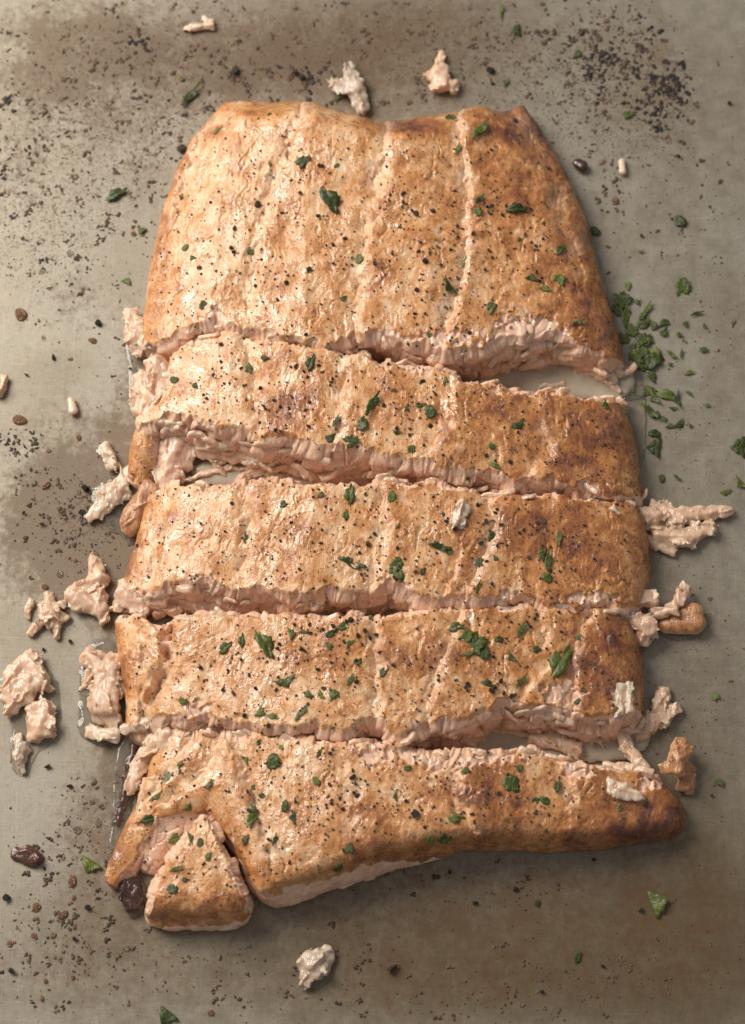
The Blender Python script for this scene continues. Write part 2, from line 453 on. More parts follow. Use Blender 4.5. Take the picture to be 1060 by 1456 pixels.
SURF = np.full((Hh, W), -1, int); SURF_Z = np.full((Hh, W), -1.0)
SURF_V = []; SURF_OWN = []
def register(x, y, z, own):
    off = sum(len(a) for a in SURF_V)
    v = np.stack([x, y, z], -1).reshape(-1, 3)
    SURF_V.append(v); SURF_OWN.append(own)
    px, py = to_px(v[:, 0], v[:, 1], v[:, 2])
    ip, jp = np.round(px).astype(int), np.round(py).astype(int)
    order = np.argsort(v[:, 2])
    for a in (-1, 0, 1):
        for b in (-1, 0, 1):
            c, d = ip[order] + a, jp[order] + b
            ok = (c >= 0) & (c < W) & (d >= 0) & (d < Hh)
            c, d, oo = c[ok], d[ok], order[ok]
            better = v[oo, 2] > SURF_Z[d, c]
            SURF[d[better], c[better]] = oo[better] + off
            SURF_Z[d[better], c[better]] = v[oo[better], 2]

BROWN = [  # measured patches of browning: x, y, rx, ry, amount
    (735, 175, 60, 30, .45), (580, 178, 60, 18, .55), (760, 240, 55, 80, .28), (700, 290, 60, 40, .16), (810, 400, 40, 90, .30), (850, 480, 40, 60, .3), (600, 300, 70, 60, .14),
    (430, 560, 45, 40, .40), (395, 600, 30, 25, .25), (700, 600, 120, 45, .25), (840, 630, 70, 60, .36), (560, 560, 40, 40, .15),
    (420, 770, 50, 50, .22), (820, 770, 90, 60, .36), (690, 760, 70, 40, .25), (560, 730, 40, 30, .18), (310, 800, 30, 20, .3),
    (460, 930, 60, 40, .32), (860, 920, 55, 50, .45), (590, 920, 50, 50, .22), (690, 940, 60, 50, .15), (860, 985, 40, 25, .3),
    (890, 1150, 75, 40, .38), (840, 1188, 110, 16, .32), (690, 1140, 50, 60, .38), (490, 1170, 70, 50, .26), (640, 1150, 40, 45, .15), (950, 1150, 30, 40, .25),
    (550, 1210, 60, 22, .3), (400, 1240, 40, 20, .3), (290, 1290, 60, 18, .28), (240, 1300, 35, 20, .2), (320, 1275, 22, 14, .3),
    (430, 340, 60, 40, .10), (450, 440, 40, 40, .14), (370, 160, 60, 15, .15), (250, 250, 15, 60, .18), (230, 380, 14, 80, .25), (310, 190, 25, 25, .15),
    (195, 660, 18, 40, .2), (190, 800, 18, 40, .2), (190, 950, 20, 60, .12), (170, 1220, 25, 45, .3), (200, 720, 20, 40, .2)]
FLESH = [(925, 1112, 24, 14, .9), (640, 1090, 30, 10, .6), (330, 1205, 8, 26, .7),   # places where the crust is torn away
    (885, 990, 16, 24, 1.2), (800, 985, 34, 18, 1.0), (690, 690, 30, 10, .8), (600, 1072, 46, 14, 1.1), (530, 1075, 20, 18, .9), (770, 470, 36, 20, 1.2), (720, 465, 22, 26, .7),
    (640, 480, 60, 14, .9), (545, 478, 24, 16, .9), (305, 450, 20, 16, 1.0), (870, 880, 14, 16, .0), (668, 880, 12, 30, .5), (820, 1095, 26, 14, 1.0), (700, 1078, 60, 10, .8),
    (560, 830, 34, 12, .7), (720, 850, 24, 16, .7), (285, 830, 30, 14, 1.0), (280, 1010, 26, 16, .9), (236, 910, 8, 40, 1.2), (590, 1030, 20, 10, .6), (300, 610, 40, 10, .7),
    (845, 850, 50, 10, .9), (760, 690, 24, 12, .7), (850, 690, 40, 10, .5), (410, 215, 6, 30, .75), (600, 525, 26, 10, .8), (740, 556, 60, 8, .7), (225, 640, 12, 30, 1.1)]
GROOVES = [  # creases between the muscle blocks: points, depth mm, width px, step mm
    ([(432, 146), (412, 215), (385, 270), (366, 340), (356, 420), (368, 478)], 1.3, 9, 0.7),
    ([(548, 172), (540, 240), (520, 330), (508, 420), (500, 480)], 0.9, 11, 0.5),
    ([(652, 155), (657, 230), (668, 300), (660, 370), (640, 460)], 1.2, 9, 0.8),
    ([(290, 170), (272, 220), (252, 290)], 1.0, 8, -0.8), ([(318, 180), (300, 240), (280, 300)], .4, 10, .3),
    ([(745, 170), (790, 260), (820, 360)], .5, 14, .4),
    ([(352, 476), (362, 520), (362, 580), (372, 616)], 1.6, 9, 0.8), ([(490, 500), (486, 560), (478, 628)], 0.9, 8, 0.6),
    ([(640, 528), (640, 600), (600, 650)], .6, 10, .5), ([(770, 560), (780, 640), (740, 690)], .6, 10, .4),
    ([(352, 690), (352, 760), (340, 840)], 1.0, 8, 0.5), ([(540, 688), (545, 760), (530, 838)], 0.8, 9, 0.5), ([(650, 780), (632, 848)], 1.2, 6, .8),
    ([(700, 705), (700, 760), (660, 850)], .7, 9, .5), ([(250, 690), (222, 770), (212, 836)], 1.6, 8, 0.9), ([(225, 700), (205, 770), (195, 830)], 1.0, 6, 0.4),
    ([(246, 882), (232, 950), (206, 1032)], 5.0, 8, 0.8), ([(205, 878), (203, 940), (200, 1020)], 1.2, 5, .4), ([(533, 878), (537, 950), (534, 1020)], 1.3, 7, 0.8),
    ([(655, 866), (630, 930), (600, 1030)], .8, 8, .6), ([(770, 864), (778, 940), (735, 1000)], .8, 8, .5), ([(840, 866), (815, 930), (812, 1010)], .8, 8, .5),
    ([(330, 1052), (352, 1110), (372, 1170), (380, 1210)], 1.2, 9, -.6), ([(480, 1057), (500, 1130), (500, 1200)], .6, 12, .4),
    ([(640, 1076), (655, 1130), (675, 1180)], 1.2, 9, .9), ([(270, 1048), (235, 1100), (195, 1150)], 1.4, 8, .8), ([(310, 1055), (290, 1100), (235, 1140)], .8, 8, .5),
    ([(800, 1080), (815, 1130), (800, 1190)], .7, 10, .6)]

def edge_round(d, r):
    q = np.clip(d / r, 0, 1)
    return np.sqrt(np.maximum(0, 1 - (1 - q) ** 2))

def build_patch(name, top, right, bottom, left, hfun, ends, mat, parent=None, jit=(3.5, 1.4, 6.0, 2.2), seed=1.0, res=1.45, out=None,
                skirt_rows=26, rnd=(12, 12, 10, 10), flat_bottom_skin=0.0, bare_to=2.0, own=None, flake=1.0, all_flesh=False, hmin=lambda U: 5.0 + 0 * U):
    """one slab: four measured edges (top/bottom read left to right, left/right read top to bottom).
    ends: 'n' natural rounded edge or 'c' cut edge for top, right, bottom, left. out: how far (mm) each side leans out at its base"""
    wpx = max(top[-1][0] - top[0][0], bottom[-1][0] - bottom[0][0]); hpx = max(left[-1][1] - left[0][1], right[-1][1] - right[0][1])
    nu, nv = max(24, int(wpx / res)), max(20, int(hpx / res))
    u = np.linspace(0, 1, nu); v = np.linspace(0, 1, nv)
    T = curve(top, u, 0); B = curve(bottom, u, 0)
    L = curve(left, v, 1); R = curve(right, v, 1)
    U, V = np.meshgrid(u, v, indexing='ij')
    G = []
    for k in (0, 1):
        c00, c10, c01, c11 = T[k][0], T[k][-1], B[k][0], B[k][-1]
        Lk = L[k] + (c00 - L[k][0]) * (1 - v) + (c01 - L[k][-1]) * v
        Rk = R[k] + (c10 - R[k][0]) * (1 - v) + (c11 - R[k][-1]) * v
        g = (1 - V) * T[k][:, None] + V * B[k][:, None] + (1 - U) * Lk[None] + U * Rk[None] \
            - ((1 - U) * (1 - V) * c00 + U * (1 - V) * c10 + (1 - U) * V * c01 + U * V * c11)
        G.append(g)
    px, py = G
    def jitter(k, q, amp, sd_, nat):
        env = np.minimum(1, np.minimum(q, 1 - q) * 25)
        hi = 0.0 if nat else 1.0
        return env * amp * (1.7 * noise(k / 34, sd_, 0.5) + hi * (1.1 * noise(k / 14, sd_ + 3, 0.5) + 0.35 * noise(k / 5.0, sd_ + 7, 0.5)))
    jT = jitter(T[0], u, jit[0], seed, ends[0] == 'n'); jB = jitter(B[0], u, jit[2], seed + 20, ends[2] == 'n')
    jL = jitter(L[1], v, jit[3], seed + 40, ends[3] == 'n'); jR = jitter(R[1], v, jit[1], seed + 60, ends[1] == 'n')
    hp = np.abs(py[:, -1:] - py[:, :1]) + 4; wp = np.abs(px[-1:, :] - px[:1, :]) + 4
    py = py + jT[:, None] * np.exp(-V * hp / 12) + jB[:, None] * np.exp(-(1 - V) * hp / 14)
    px = px + jL[None] * np.exp(-U * wp / 9) + jR[None] * np.exp(-(1 - U) * wp / 9)
    wid = np.abs(px[-1:, :] - px[:1, :]) * 0.25; hei = np.abs(py[:, -1:] - py[:, :1]) * 0.25 + 1e-3
    dT, dB, dL, dR = V * hei, (1 - V) * hei, U * wid, (1 - U) * wid
    h = hfun(U, V, px, py)                                         # mm
    hmin = np.minimum(h, np.where(V > 0.5, hmin(U), 5.0)) if ends[2] == 'n' else np.minimum(h, 5.0)
    f = 1.0
    for d, e, r in zip((dT, dR, dB, dL), ends, rnd):
        if e == 'n': f = f * edge_round(d, r)
    h = hmin + (h - hmin) * f
    for _ in range(2):
        x, y = P(px, py, h * MM)
    xm, ym = x * 1000, y * 1000
    wx = 1.6 * noise(xm / 6, ym / 6, seed + .3); wy = 1.6 * noise(xm / 6, ym / 6, seed + 5.3)
    dz = 0.9 * fbm(xm / 16, ym / 16, seed, 2) + 0.55 * fbm((xm + wx) / 5.5, (ym + wy) / 7.5, seed + 2, 3)
    rough = sstep(-.25, .45, noise(xm / 11, ym / 11, seed + 31))
    dz += (0.03 + 0.08 * rough) * fbm((xm + wy) / 1.3, (ym + wx) / 1.7, seed + 4, 3)
    ca, sa_ = math.cos(.35), math.sin(.35)
    fx, fy = (xm + wx) * ca - ym * sa_, (xm + wx) * sa_ + ym * ca
    dz += 0.13 * noise(fx / .9, fy / 7.0, seed + 33) * sstep(0, .45, noise(xm / 12 + 5, ym / 14, seed + 35))
    pit = noise((xm + wx) / 2.6, (ym + wy) / 3.2, seed + 9)
    dz -= 0.45 * sstep(0.25, 0.6, pit) * sstep(0, .4, noise(xm / 13, ym / 13, seed + 14))
    tear = np.abs(noise((xm + 2 * wx) / 5.0, (ym + 2 * wy) / 13.0, seed + 23))
    dz -= 0.55 * (1 - sstep(0.0, 0.07, tear)) * sstep(.1, .4, noise(xm / 10, ym / 12, seed + 27))
    pale = np.zeros(px.shape)
    pw = px + 8 * noise(px / 22, py / 22, 2.2) + 3 * noise(px / 7, py / 7, 5.2); qw = py + 5 * noise(px / 16, py / 16, 8.2)
    for pts, dep, w, stp in GROOVES:
        xs = [p[0] for p in pts]; ys = [p[1] for p in pts]
        if max(xs) < px.min() - 30 or min(xs) > px.max() + 30 or max(ys) < py.min() - 8 or min(ys) > py.max() + 8: continue
        d, s = polydist(pw, qw, pts)
        vis = sstep(-.35, .35, fbm(px / 34, py / 34, dep * 9, 2)); g = np.exp(-(d / w) ** 2) * (0.3 + 0.9 * vis)
        dz += -dep * 1.25 * g - .9 * min(dep, 1.2) * vis * np.exp(-(d / 2.2) ** 2) + 1.5 * stp * s * np.exp(-d / (3.0 * w)) * np.minimum(1, d / w)
        pale = np.maximum(pale, np.clip(dep, 0, 1.2) * 0.5 * vis * np.exp(-(d / (w * (.6 + .7 * vis))) ** 2))
    fl = gsum(px, py, FLESH) + 0.55 * noise(px / 9, py / 9, seed + 12) * (gsum(px, py, FLESH) > 0.12)
    cut = np.full(px.shape, 99.0)
    for d, e in zip((dT, dR, dB, dL), ends):
        if e == 'c': cut = np.minimum(cut, d)
    near = np.clip(1 - cut / 2.4, 0, 1)
    fl = np.maximum(fl, near * (0.62 + 1.1 * noise(px / 20, py / 20, seed + 3.7) + 0.5 * noise(px / 5, py / 5, seed + 8)))
    fm = sstep(0.42, 0.62, fl)
    if all_flesh: fm = fm * 0 + 1
    b1, b2, oo = worley(xm / 3.4 + 0.4 * wx, ym / 4.6 + 0.3 * wy, 2)
    dz += fm * (.9 if all_flesh else 1.0) * (-0.9 + 1.3 * (oo[0] - 0.5) + 0.7 * oo[3] * (oo[1] - 0.3) - 0.35 * np.exp(-((b2 - b1) / 0.16) ** 2))
    dz -= 0.8 * np.clip(1 - cut / 1.0, 0, 1) ** 2
    edge = np.minimum(np.minimum(dT, dB), np.minimum(dL, dR))
    z = np.maximum(h + dz, 1.2)
    brown = 0.29 + 0.88 * gsum(px, py, BROWN) + 0.13 * sstep(420, 880, px) + 0.34 * fbm(xm / 9, ym / 9, seed + 7, 3)
    brown += 0.05 * np.clip(dz, -1, 1.2) * 2
    for d, e in zip((dT, dR, dB, dL), ends):
        if e == 'n': brown = brown + 0.10 * np.exp(-(d / 3.0) ** 2)
    # ---- sides
    ring = [(i, 0) for i in range(nu - 1)] + [(nu - 1, j) for j in range(nv - 1)] + [(i, nv - 1) for i in range(nu - 1, 0, -1)] + [(0, j) for j in range(nv - 1, 0, -1)]
    ri = np.array([a[0] for a in ring]); rj = np.array([a[1] for a in ring]); n = len(ring)
    sd = np.concatenate([np.zeros(nu - 1), np.ones(nv - 1), np.full(nu - 1, 2), np.full(nv - 1, 3)]).astype(int)
    bx, by, bz = xm[ri, rj], ym[ri, rj], z[ri, rj]
    def smooth(a, k):
        ker = np.hanning(2 * k + 3)[1:-1]; ker /= ker.sum()
        return np.convolve(np.concatenate([a[-k:], a, a[:k]]), ker, 'valid')
    k = 9
    sx, sy = smooth(bx, k), smooth(by, k)
    tx, ty = np.roll(sx, -3) - np.roll(sx, 3), np.roll(sy, -3) - np.roll(sy, 3)
    ln = np.maximum(np.hypot(tx, ty), 1e-6)
    ox, oy = -ty / ln, tx / ln                                       # loop runs clockwise seen from above
    ox, oy = smooth(ox, 5), smooth(oy, 5)
    s = np.cumsum(np.hypot(np.roll(smooth(bx, 16), -1) - smooth(bx, 16), np.roll(smooth(by, 16), -1) - smooth(by, 16)))
    out = out or (0.5, 1.0, 3.5, 1.0)
    lean = smooth(np.where(sd == 2, out[2](u[ri]), np.array([k if not callable(k) else 0 for k in out])[sd]) if callable(out[2]) else np.array(out)[sd], 12)
    iscut = smooth(np.array([e == 'c' for e in ends], float)[sd], 6)
    K = skirt_rows
    t = (np.arange(1, K + 1) / K)[:, None]
    zz = bz[None] * (1 - t) + 0.2 * t
    zn = smooth(bz, 20)[None] * (1 - t)
    warp = 0.7 * noise(s[None] / 7 + 0 * t, zn / 7, seed); warp2 = 0.7 * noise(s[None] / 7 + 30 + 0 * t, zn / 7, seed)
    a1, a2, oo = worley(s[None] / 6.2 + warp + 0.35 * zn / 6, zn / 5.4 + warp2, 1)
    fk = 2.8 * np.sqrt(np.maximum(0, 1 - (a1 / .85) ** 2)) + 3.4 * (oo[0] - .62) + 1.6 * oo[4] * (oo[1] - .1)
    c1, c2, o2 = worley(s[None] / 2.6 + 1.5 * warp, zn / 3.0 + 1.5 * warp2, 7)
    fk += 0.7 * np.sqrt(np.maximum(0, 1 - (c1 / .85) ** 2)) + .7 * (o2[0] - .5) - 1.3
    fk += 0.14 * noise(s[None] / 3 + 0 * t, zn / .7, seed + 47) + 0.16 * fbm(s[None] / 1.6 + 0 * t, zn / 1.5, seed + 3, 2)
    grow = np.minimum(1, t * 9)
    d_cut = lean[None] * t ** 0.9 + flake * fk * grow * (1 - 0.3 * t)
    d_nat = lean[None] * np.sin(np.pi * np.minimum(1, t * 0.75)) + 0.5 * fbm(s[None] / 5 + 0 * t, zz / 4, seed + 5, 3)
    d = d_cut * iscut[None] + d_nat * (1 - iscut[None])
    sk_n = 1 - sstep(0.55, 1.0, t + 0.25 * noise(s[None] / 4 + 0 * t, zz / 3, seed + 2)) * 0.2
    if flat_bottom_skin:                                            # a natural edge whose lower side is bare flesh
        uu = u[ri]; fb = flat_bottom_skin + (sstep(.42, bare_to + .05, uu) * .8 if bare_to < 1 else 0 * uu)
        bare = sstep(fb[None] - .08, fb[None] + .08, t + 0.22 * fbm(s[None] / 5 + 0 * t, zn / 5, seed, 2))
        lim = np.where((sd == 2) | (sd == 3), 1 - sstep(bare_to - .12, bare_to + .08, uu), 0.0)
        sk_n = sk_n * (1 - lim)[None] + np.minimum(sk_n, 1 - bare) * lim[None]
        d = d + 0.5 * fk * np.minimum(1, t * 3) * (lim * (1 - iscut))[None] * .6
    rx, ry = smooth(bx, 24), smooth(by, 24)
    mx = bx[None] + (rx - bx)[None] * np.minimum(1, t * 7); my = by[None] + (ry - by)[None] * np.minimum(1, t * 7)
    qx, qy = mx + ox[None] * d, my + oy[None] * d
    qz = np.maximum(zz + 0.35 * noise(s[None] / 3 + 0 * t, zz / 3, seed + 6) * (1 - t), 0.15)
    if all_flesh: sk_n = sk_n * 0
    sk = sk_n * (1 - iscut[None]) + iscut[None] * (1 - sstep(0.0, 0.12, t)) * 0.5
    top_mask = np.stack([1 - fm, np.clip(brown, 0, 1), np.clip(pale, 0, 1)], -1).reshape(-1, 3)
    sm = np.stack([sk, np.clip(brown[ri, rj][None] + 0.02 + 0 * t, 0, 1), 0 * sk], -1).reshape(-1, 3)
    tv = np.stack([xm, ym, z], -1).reshape(-1, 3); sv = np.stack([qx, qy, qz], -1).reshape(-1, 3)
    gi = np.arange(nu * nv).reshape(nu, nv)
    q = np.stack([gi[:-1, :-1], gi[:-1, 1:], gi[1:, 1:], gi[1:, :-1]], -1).reshape(-1, 4)
    rows = [gi[ri, rj]] + [nu * nv + k * n + np.arange(n) for k in range(K)]
    sq = [np.stack([a, np.roll(a, -1), np.roll(b, -1), b], 1) for a, b in zip(rows[:-1], rows[1:])]
    cv = np.array([[bx.mean(), by.mean(), 0.3]])
    ci = nu * nv + K * n
    tr = np.stack([rows[-1], np.roll(rows[-1], -1), np.full(n, ci)], 1)
    verts = np.concatenate([tv, sv, cv]) * MM
    mask = np.concatenate([top_mask, sm, [[0, 0, 0]]])
    org = np.array([cv[0, 0], cv[0, 1], 0]) * MM
    me = make_mesh(name, verts - org, np.concatenate([q] + sq), tr, mask, mat)
    if parent is not None:
        o = link(name, me, Vector(org) - parent.location, parent)
    else:
        o = link(name, me, org)
    register(xm * MM, ym * MM, z * MM, own or name)
    # the run of the cut sides, for setting loose flakes along them
    info = dict(x=bx, y=by, z=bz, nx=ox, ny=oy, side=sd, cut=iscut, lean=lean)
    return o, info

def prof(hl, hm, hr, tilt_front=0.0):
    def f(U, V, px, py):
        return np.interp(U, [0, .14, .34, .62, .86, 1], [hl, hl + .62 * (hm - hl), hm, hm, hr + .45 * (hm - hr), hr]) + tilt_front * (V - 0.5)
    return f

PORTIONS = {}
def portion(key, label, **kw):
    o, info = build_patch('salmon_portion', mat=M['salmon'], own=key, **kw)
    tag(o, label, 'salmon portion', 'portions of the baked salmon fillet')
    PORTIONS[key] = (o, info)
    return o

portion('a', 'largest seared salmon portion with uncut rounded end and two long pale creases',
    top=[(300, 163), (318, 150), (345, 143), (390, 147), (424, 144), (455, 148), (485, 158), (515, 168), (545, 174), (580, 168), (620, 162), (650, 154), (690, 152), (722, 156), (746, 151)],
    right=[(746, 151), (766, 182), (790, 220), (815, 265), (832, 310), (848, 370), (862, 420), (877, 470), (888, 514)],
    bottom=[(203, 480), (219, 496), (252, 472), (285, 455), (300, 446), (330, 466), (352, 475), (381, 478), (413, 482), (467, 490), (492, 482), (504, 466), (521, 474), (556, 478), (592, 488), (640, 497), (690, 488), (735, 478), (785, 474), (828, 484), (864, 500), (888, 514)],
    left=[(300, 163), (275, 195), (250, 240), (236, 290), (223, 340), (213, 400), (206, 450), (203, 480)],
    hfun=prof(11, 25, 15), ends='nncn', seed=1.0, rnd=(7, 16, 10, 20), out=(1.0, .8, 4.2, .8))
portion('b', 'seared salmon portion with wide gaps on both long sides beside the largest portion',
    top=[(243, 507), (268, 492), (290, 481), (334, 470), (354, 474), (365, 489), (397, 483), (437, 489), (488, 501), (520, 509), (563, 520), (621, 520), (664, 541), (738, 551), (806, 562), (864, 565), (886, 573)],
    right=[(886, 573), (900, 610), (908, 650), (913, 702)],
    bottom=[(198, 606), (235, 590), (270, 594), (314, 604), (357, 610), (377, 618), (437, 628), (480, 632), (520, 640), (553, 644), (658, 664), (711, 676), (738, 689), (785, 680), (838, 691), (891, 705), (913, 702)],
    left=[(243, 507), (236, 540), (224, 570), (198, 606)],
    hfun=prof(13, 24, 14), ends='cncc', seed=11.0, rnd=(10, 13, 10, 10), out=(0.5, .8, 6.0, 1.0))
portion('c', 'seared middle salmon portion with a white flake lying on its crust',
    top=[(207, 698), (232, 694), (258, 688), (275, 682), (290, 692), (340, 687), (400, 685), (470, 687), (520, 688), (560, 684), (600, 686), (640, 690), (700, 704), (760, 705), (820, 708), (870, 710), (905, 713)],
    right=[(905, 713), (918, 740), (923, 790), (921, 830), (912, 862)],
    bottom=[(172, 846), (196, 838), (220, 836), (262, 820), (295, 828), (332, 845), (357, 840), (432, 846), (474, 836), (523, 842), (558, 832), (600, 850), (647, 852), (680, 855), (718, 850), (784, 858), (822, 863), (860, 850), (897, 860), (912, 862)],
    left=[(207, 698), (200, 740), (190, 780), (178, 820), (172, 846)],
    hfun=prof(11, 23.5, 14), ends='cncn', seed=21.0, rnd=(10, 12, 10, 17), out=(0.4, .8, 5.0, .8))
portion('d', 'seared salmon portion with big parsley bits, pale torn patch at its browned end',
    top=[(164, 880), (185, 877), (206, 876), (226, 892), (248, 880), (290, 872), (350, 876), (420, 874), (500, 876), (534, 880), (591, 868), (647, 863), (718, 866), (784, 863), (822, 864), (869, 868), (897, 882)],
    right=[(897, 882), (911, 920), (915, 970), (914, 1008)],
    bottom=[(183, 1042), (205, 1030), (224, 1020), (253, 1022), (266, 1030), (290, 1018), (324, 1027), (357, 1030), (424, 1032), (474, 1030), (494, 1038), (520, 1026), (543, 1020), (557, 1034), (590, 1042), (619, 1030), (675, 1015), (722, 996), (755, 1010), (784, 1010), (822, 1016), (869, 1014), (914, 1008)],
    left=[(164, 880), (172, 930), (178, 990), (183, 1042)],
    hfun=prof(10, 23, 14), ends='cncn', seed=31.0, rnd=(10, 12, 10, 15), out=(0.4, .8, 5.0, .8))
portion('e', 'seared salmon portion with pale bare front and dark browned thin end',
    top=[(228, 1036), (250, 1040), (278, 1046), (315, 1053), (349, 1048), (399, 1049), (494, 1057), (520, 1055), (558, 1056), (581, 1070), (671, 1074), (722, 1070), (803, 1079), (850, 1088), (911, 1094), (944, 1112)],
    right=[(944, 1112), (966, 1138), (972, 1165), (964, 1186)],
    bottom=[(190, 1172), (215, 1166), (250, 1160), (294, 1153), (322, 1185), (345, 1222), (358, 1254), (370, 1270), (430, 1252), (480, 1238), (540, 1220), (600, 1208), (660, 1202), (740, 1203), (830, 1205), (900, 1197), (964, 1186)],
    left=[(228, 1036), (212, 1085), (202, 1125), (190, 1172)],
    hfun=lambda U, V, px, py: prof(12, 22, 11)(U, V, px, py) * (1 - 0.10 * sstep(.6, 1, V)), ends='cnnn', seed=41.0, jit=(4, 4, 2.5, 2), rnd=(10, 7, 7, 8), out=(0.4, .8, lambda q: np.interp(q, [0, .2, .228, .25, .45, .62, 1], [.5, .6, 1.8, 4.5, 4.0, 1.0, .5]), 1.0), flat_bottom_skin=0.10, bare_to=.60,
    hmin=lambda U: np.interp(U, [0, .18, .25, .5, .75, 1], [10, 12, 15, 11, 4, 3]))
portion('f', 'small triangular salmon wedge cut off beside a dark gap, parsley on top',
    top=[(281, 1166), (290, 1161), (297, 1166)],
    right=[(297, 1166), (313, 1196), (329, 1232), (343, 1264), (355, 1296)],
    bottom=[(206, 1302), (240, 1306), (290, 1309), (330, 1306), (355, 1296)],
    left=[(281, 1166), (262, 1192), (240, 1222), (220, 1258), (206, 1300)],
    hfun=lambda U, V, px, py: np.interp(V, [0, .3, 1], [15, 17, 15]) + 2 * U, ends='ccnc', seed=51.0, jit=(.5, 3.2, 2.5, 3.2), rnd=(5, 5, 9, 5), out=(.5, .1, 2.6, 2.0), flat_bottom_skin=0.30, res=1.2, flake=.8, hmin=lambda U: 6 + 3 * U)

# ------------------------------------------------------------------ flakes of flesh along the cut faces (parts of their portion)
def flake_mesh(i):
    r = np.random.default_rng(100 + i)
    a, b, c = r.uniform(2.4, 4.2), r.uniform(1.5, 2.6), r.uniform(0.95, 1.45)     # half sizes, mm
    kx, ky, tw = r.uniform(-.07, .07), r.uniform(-.12, .05), r.uniform(-.15, .15)
    def f(X, Y, Z):
        X, Y, Z = X * 1000, Y * 1000, Z * 1000
        Y2 = Y * np.cos(tw * X) - Z * np.sin(tw * X); Z2 = Z * np.cos(tw * X) + Y * np.sin(tw * X) + kx * X ** 2 + ky * Y2 ** 2
        rag = .9 * noise(X / 2.4, Y / 2.4, i + .5) + .25 * noise(X / .9, Y / .9, i + 3.5)
        rim = (np.abs(X / a) ** 3 + np.abs(Y2 / b) ** 3) ** (1 / 3) * min(a, b) - min(a, b) + rag * .6
        d = np.maximum(rim, np.abs(Z2 + .25 * noise(X / 2, Y / 2, i + 7.)) - c * np.clip(1 - .55 * (rim / min(a, b) + 1), .25, 1))
        d += 0.10 * noise(X / 3.5, Y / .6, Z / .8 + i) + .05 * noise(X / .9, Y / .9, Z / .9)
        return d * 0.001
    v, q = surface_nets(f, (-.0056, -.004, -.003), (.0056, .004, .003), 0.00034)
    return make_mesh('flake', v, q, mat=M['flesh'])
FLK = [flake_mesh(i) for i in range(12)]
def set_flakes(key, side, n, seed, lo=0.15, hi=0.95, size=(.75, 1.45), rng=(0, 1)):
    o, inf = PORTIONS[key]
    r = random.Random(seed)
    ids = np.where((inf['side'] == side) & (inf['cut'] > 0.5))[0]
    ids = ids[int(len(ids) * rng[0]):int(len(ids) * rng[1])]
    for _ in range(n):
        i = ids[r.randrange(len(ids))]
        t = r.uniform(lo, hi)
        sc = r.uniform(*size)
        z = inf['z'][i] * (1 - t)
        outw = inf['lean'][i] * t + r.uniform(-0.2, 1.5)
        p = Vector((inf['x'][i] + inf['nx'][i] * outw, inf['y'][i] + inf['ny'][i] * outw, max(z, 1.4 * sc))) * MM
        ang = math.atan2(inf['ny'][i], inf['nx'][i]) + math.pi / 2 + r.uniform(-.55, .55)
        c = link('flake', FLK[r.randrange(len(FLK))], p - o.location, o, (r.uniform(.75, 1.75), r.uniform(-.6, .6), ang - math.pi), (sc * r.uniform(.7, 1.1), sc * .9, sc * r.uniform(.9, 1.3)))
for key, side, n, seed in (('a', 2, 64, 1), ('b', 2, 80, 2), ('b', 3, 10, 3), ('b', 0, 24, 4), ('c', 2, 70, 5), ('c', 0, 16, 6), ('d', 2, 70, 7), ('d', 0, 16, 8), ('e', 0, 44, 9)):
    set_flakes(key, side, n, seed, lo=(.03 if side in (0, 3) else .12), hi=(.35 if side == 0 else .95))

# ------------------------------------------------------------------ torn pieces
def surf(px, py):
    """point and normal of whatever lies on top at this place"""
    def at(a, b):
        a = int(min(max(a, 0), W - 1)); b = int(min(max(b, 0), Hh - 1))
        i = SURF[b, a]
        if i < 0:
            x, y = P(a, b, 0); return np.array([x, y, 0.0]), None
        for v, own in zip(SURF_V, SURF_OWN):
            if i < len(v): return v[i], own
            i -= len(v)
    c, own = at(px, py)
    if own is None: return Vector(c), Vector((0, 0, 1)), None
    e = [at(px + 5, py), at(px - 5, py), at(px, py - 5), at(px, py + 5)]
    if any(k[1] != own for k in e): return Vector(c), Vector((0, 0, 1)), own
    n = Vector(np.cross(e[0][0] - e[1][0], e[2][0] - e[3][0])).normalized()
    if n.z < 0: n = -n
    n = (n + Vector((0, 0, .35))).normalized()
    return Vector(c), n, own

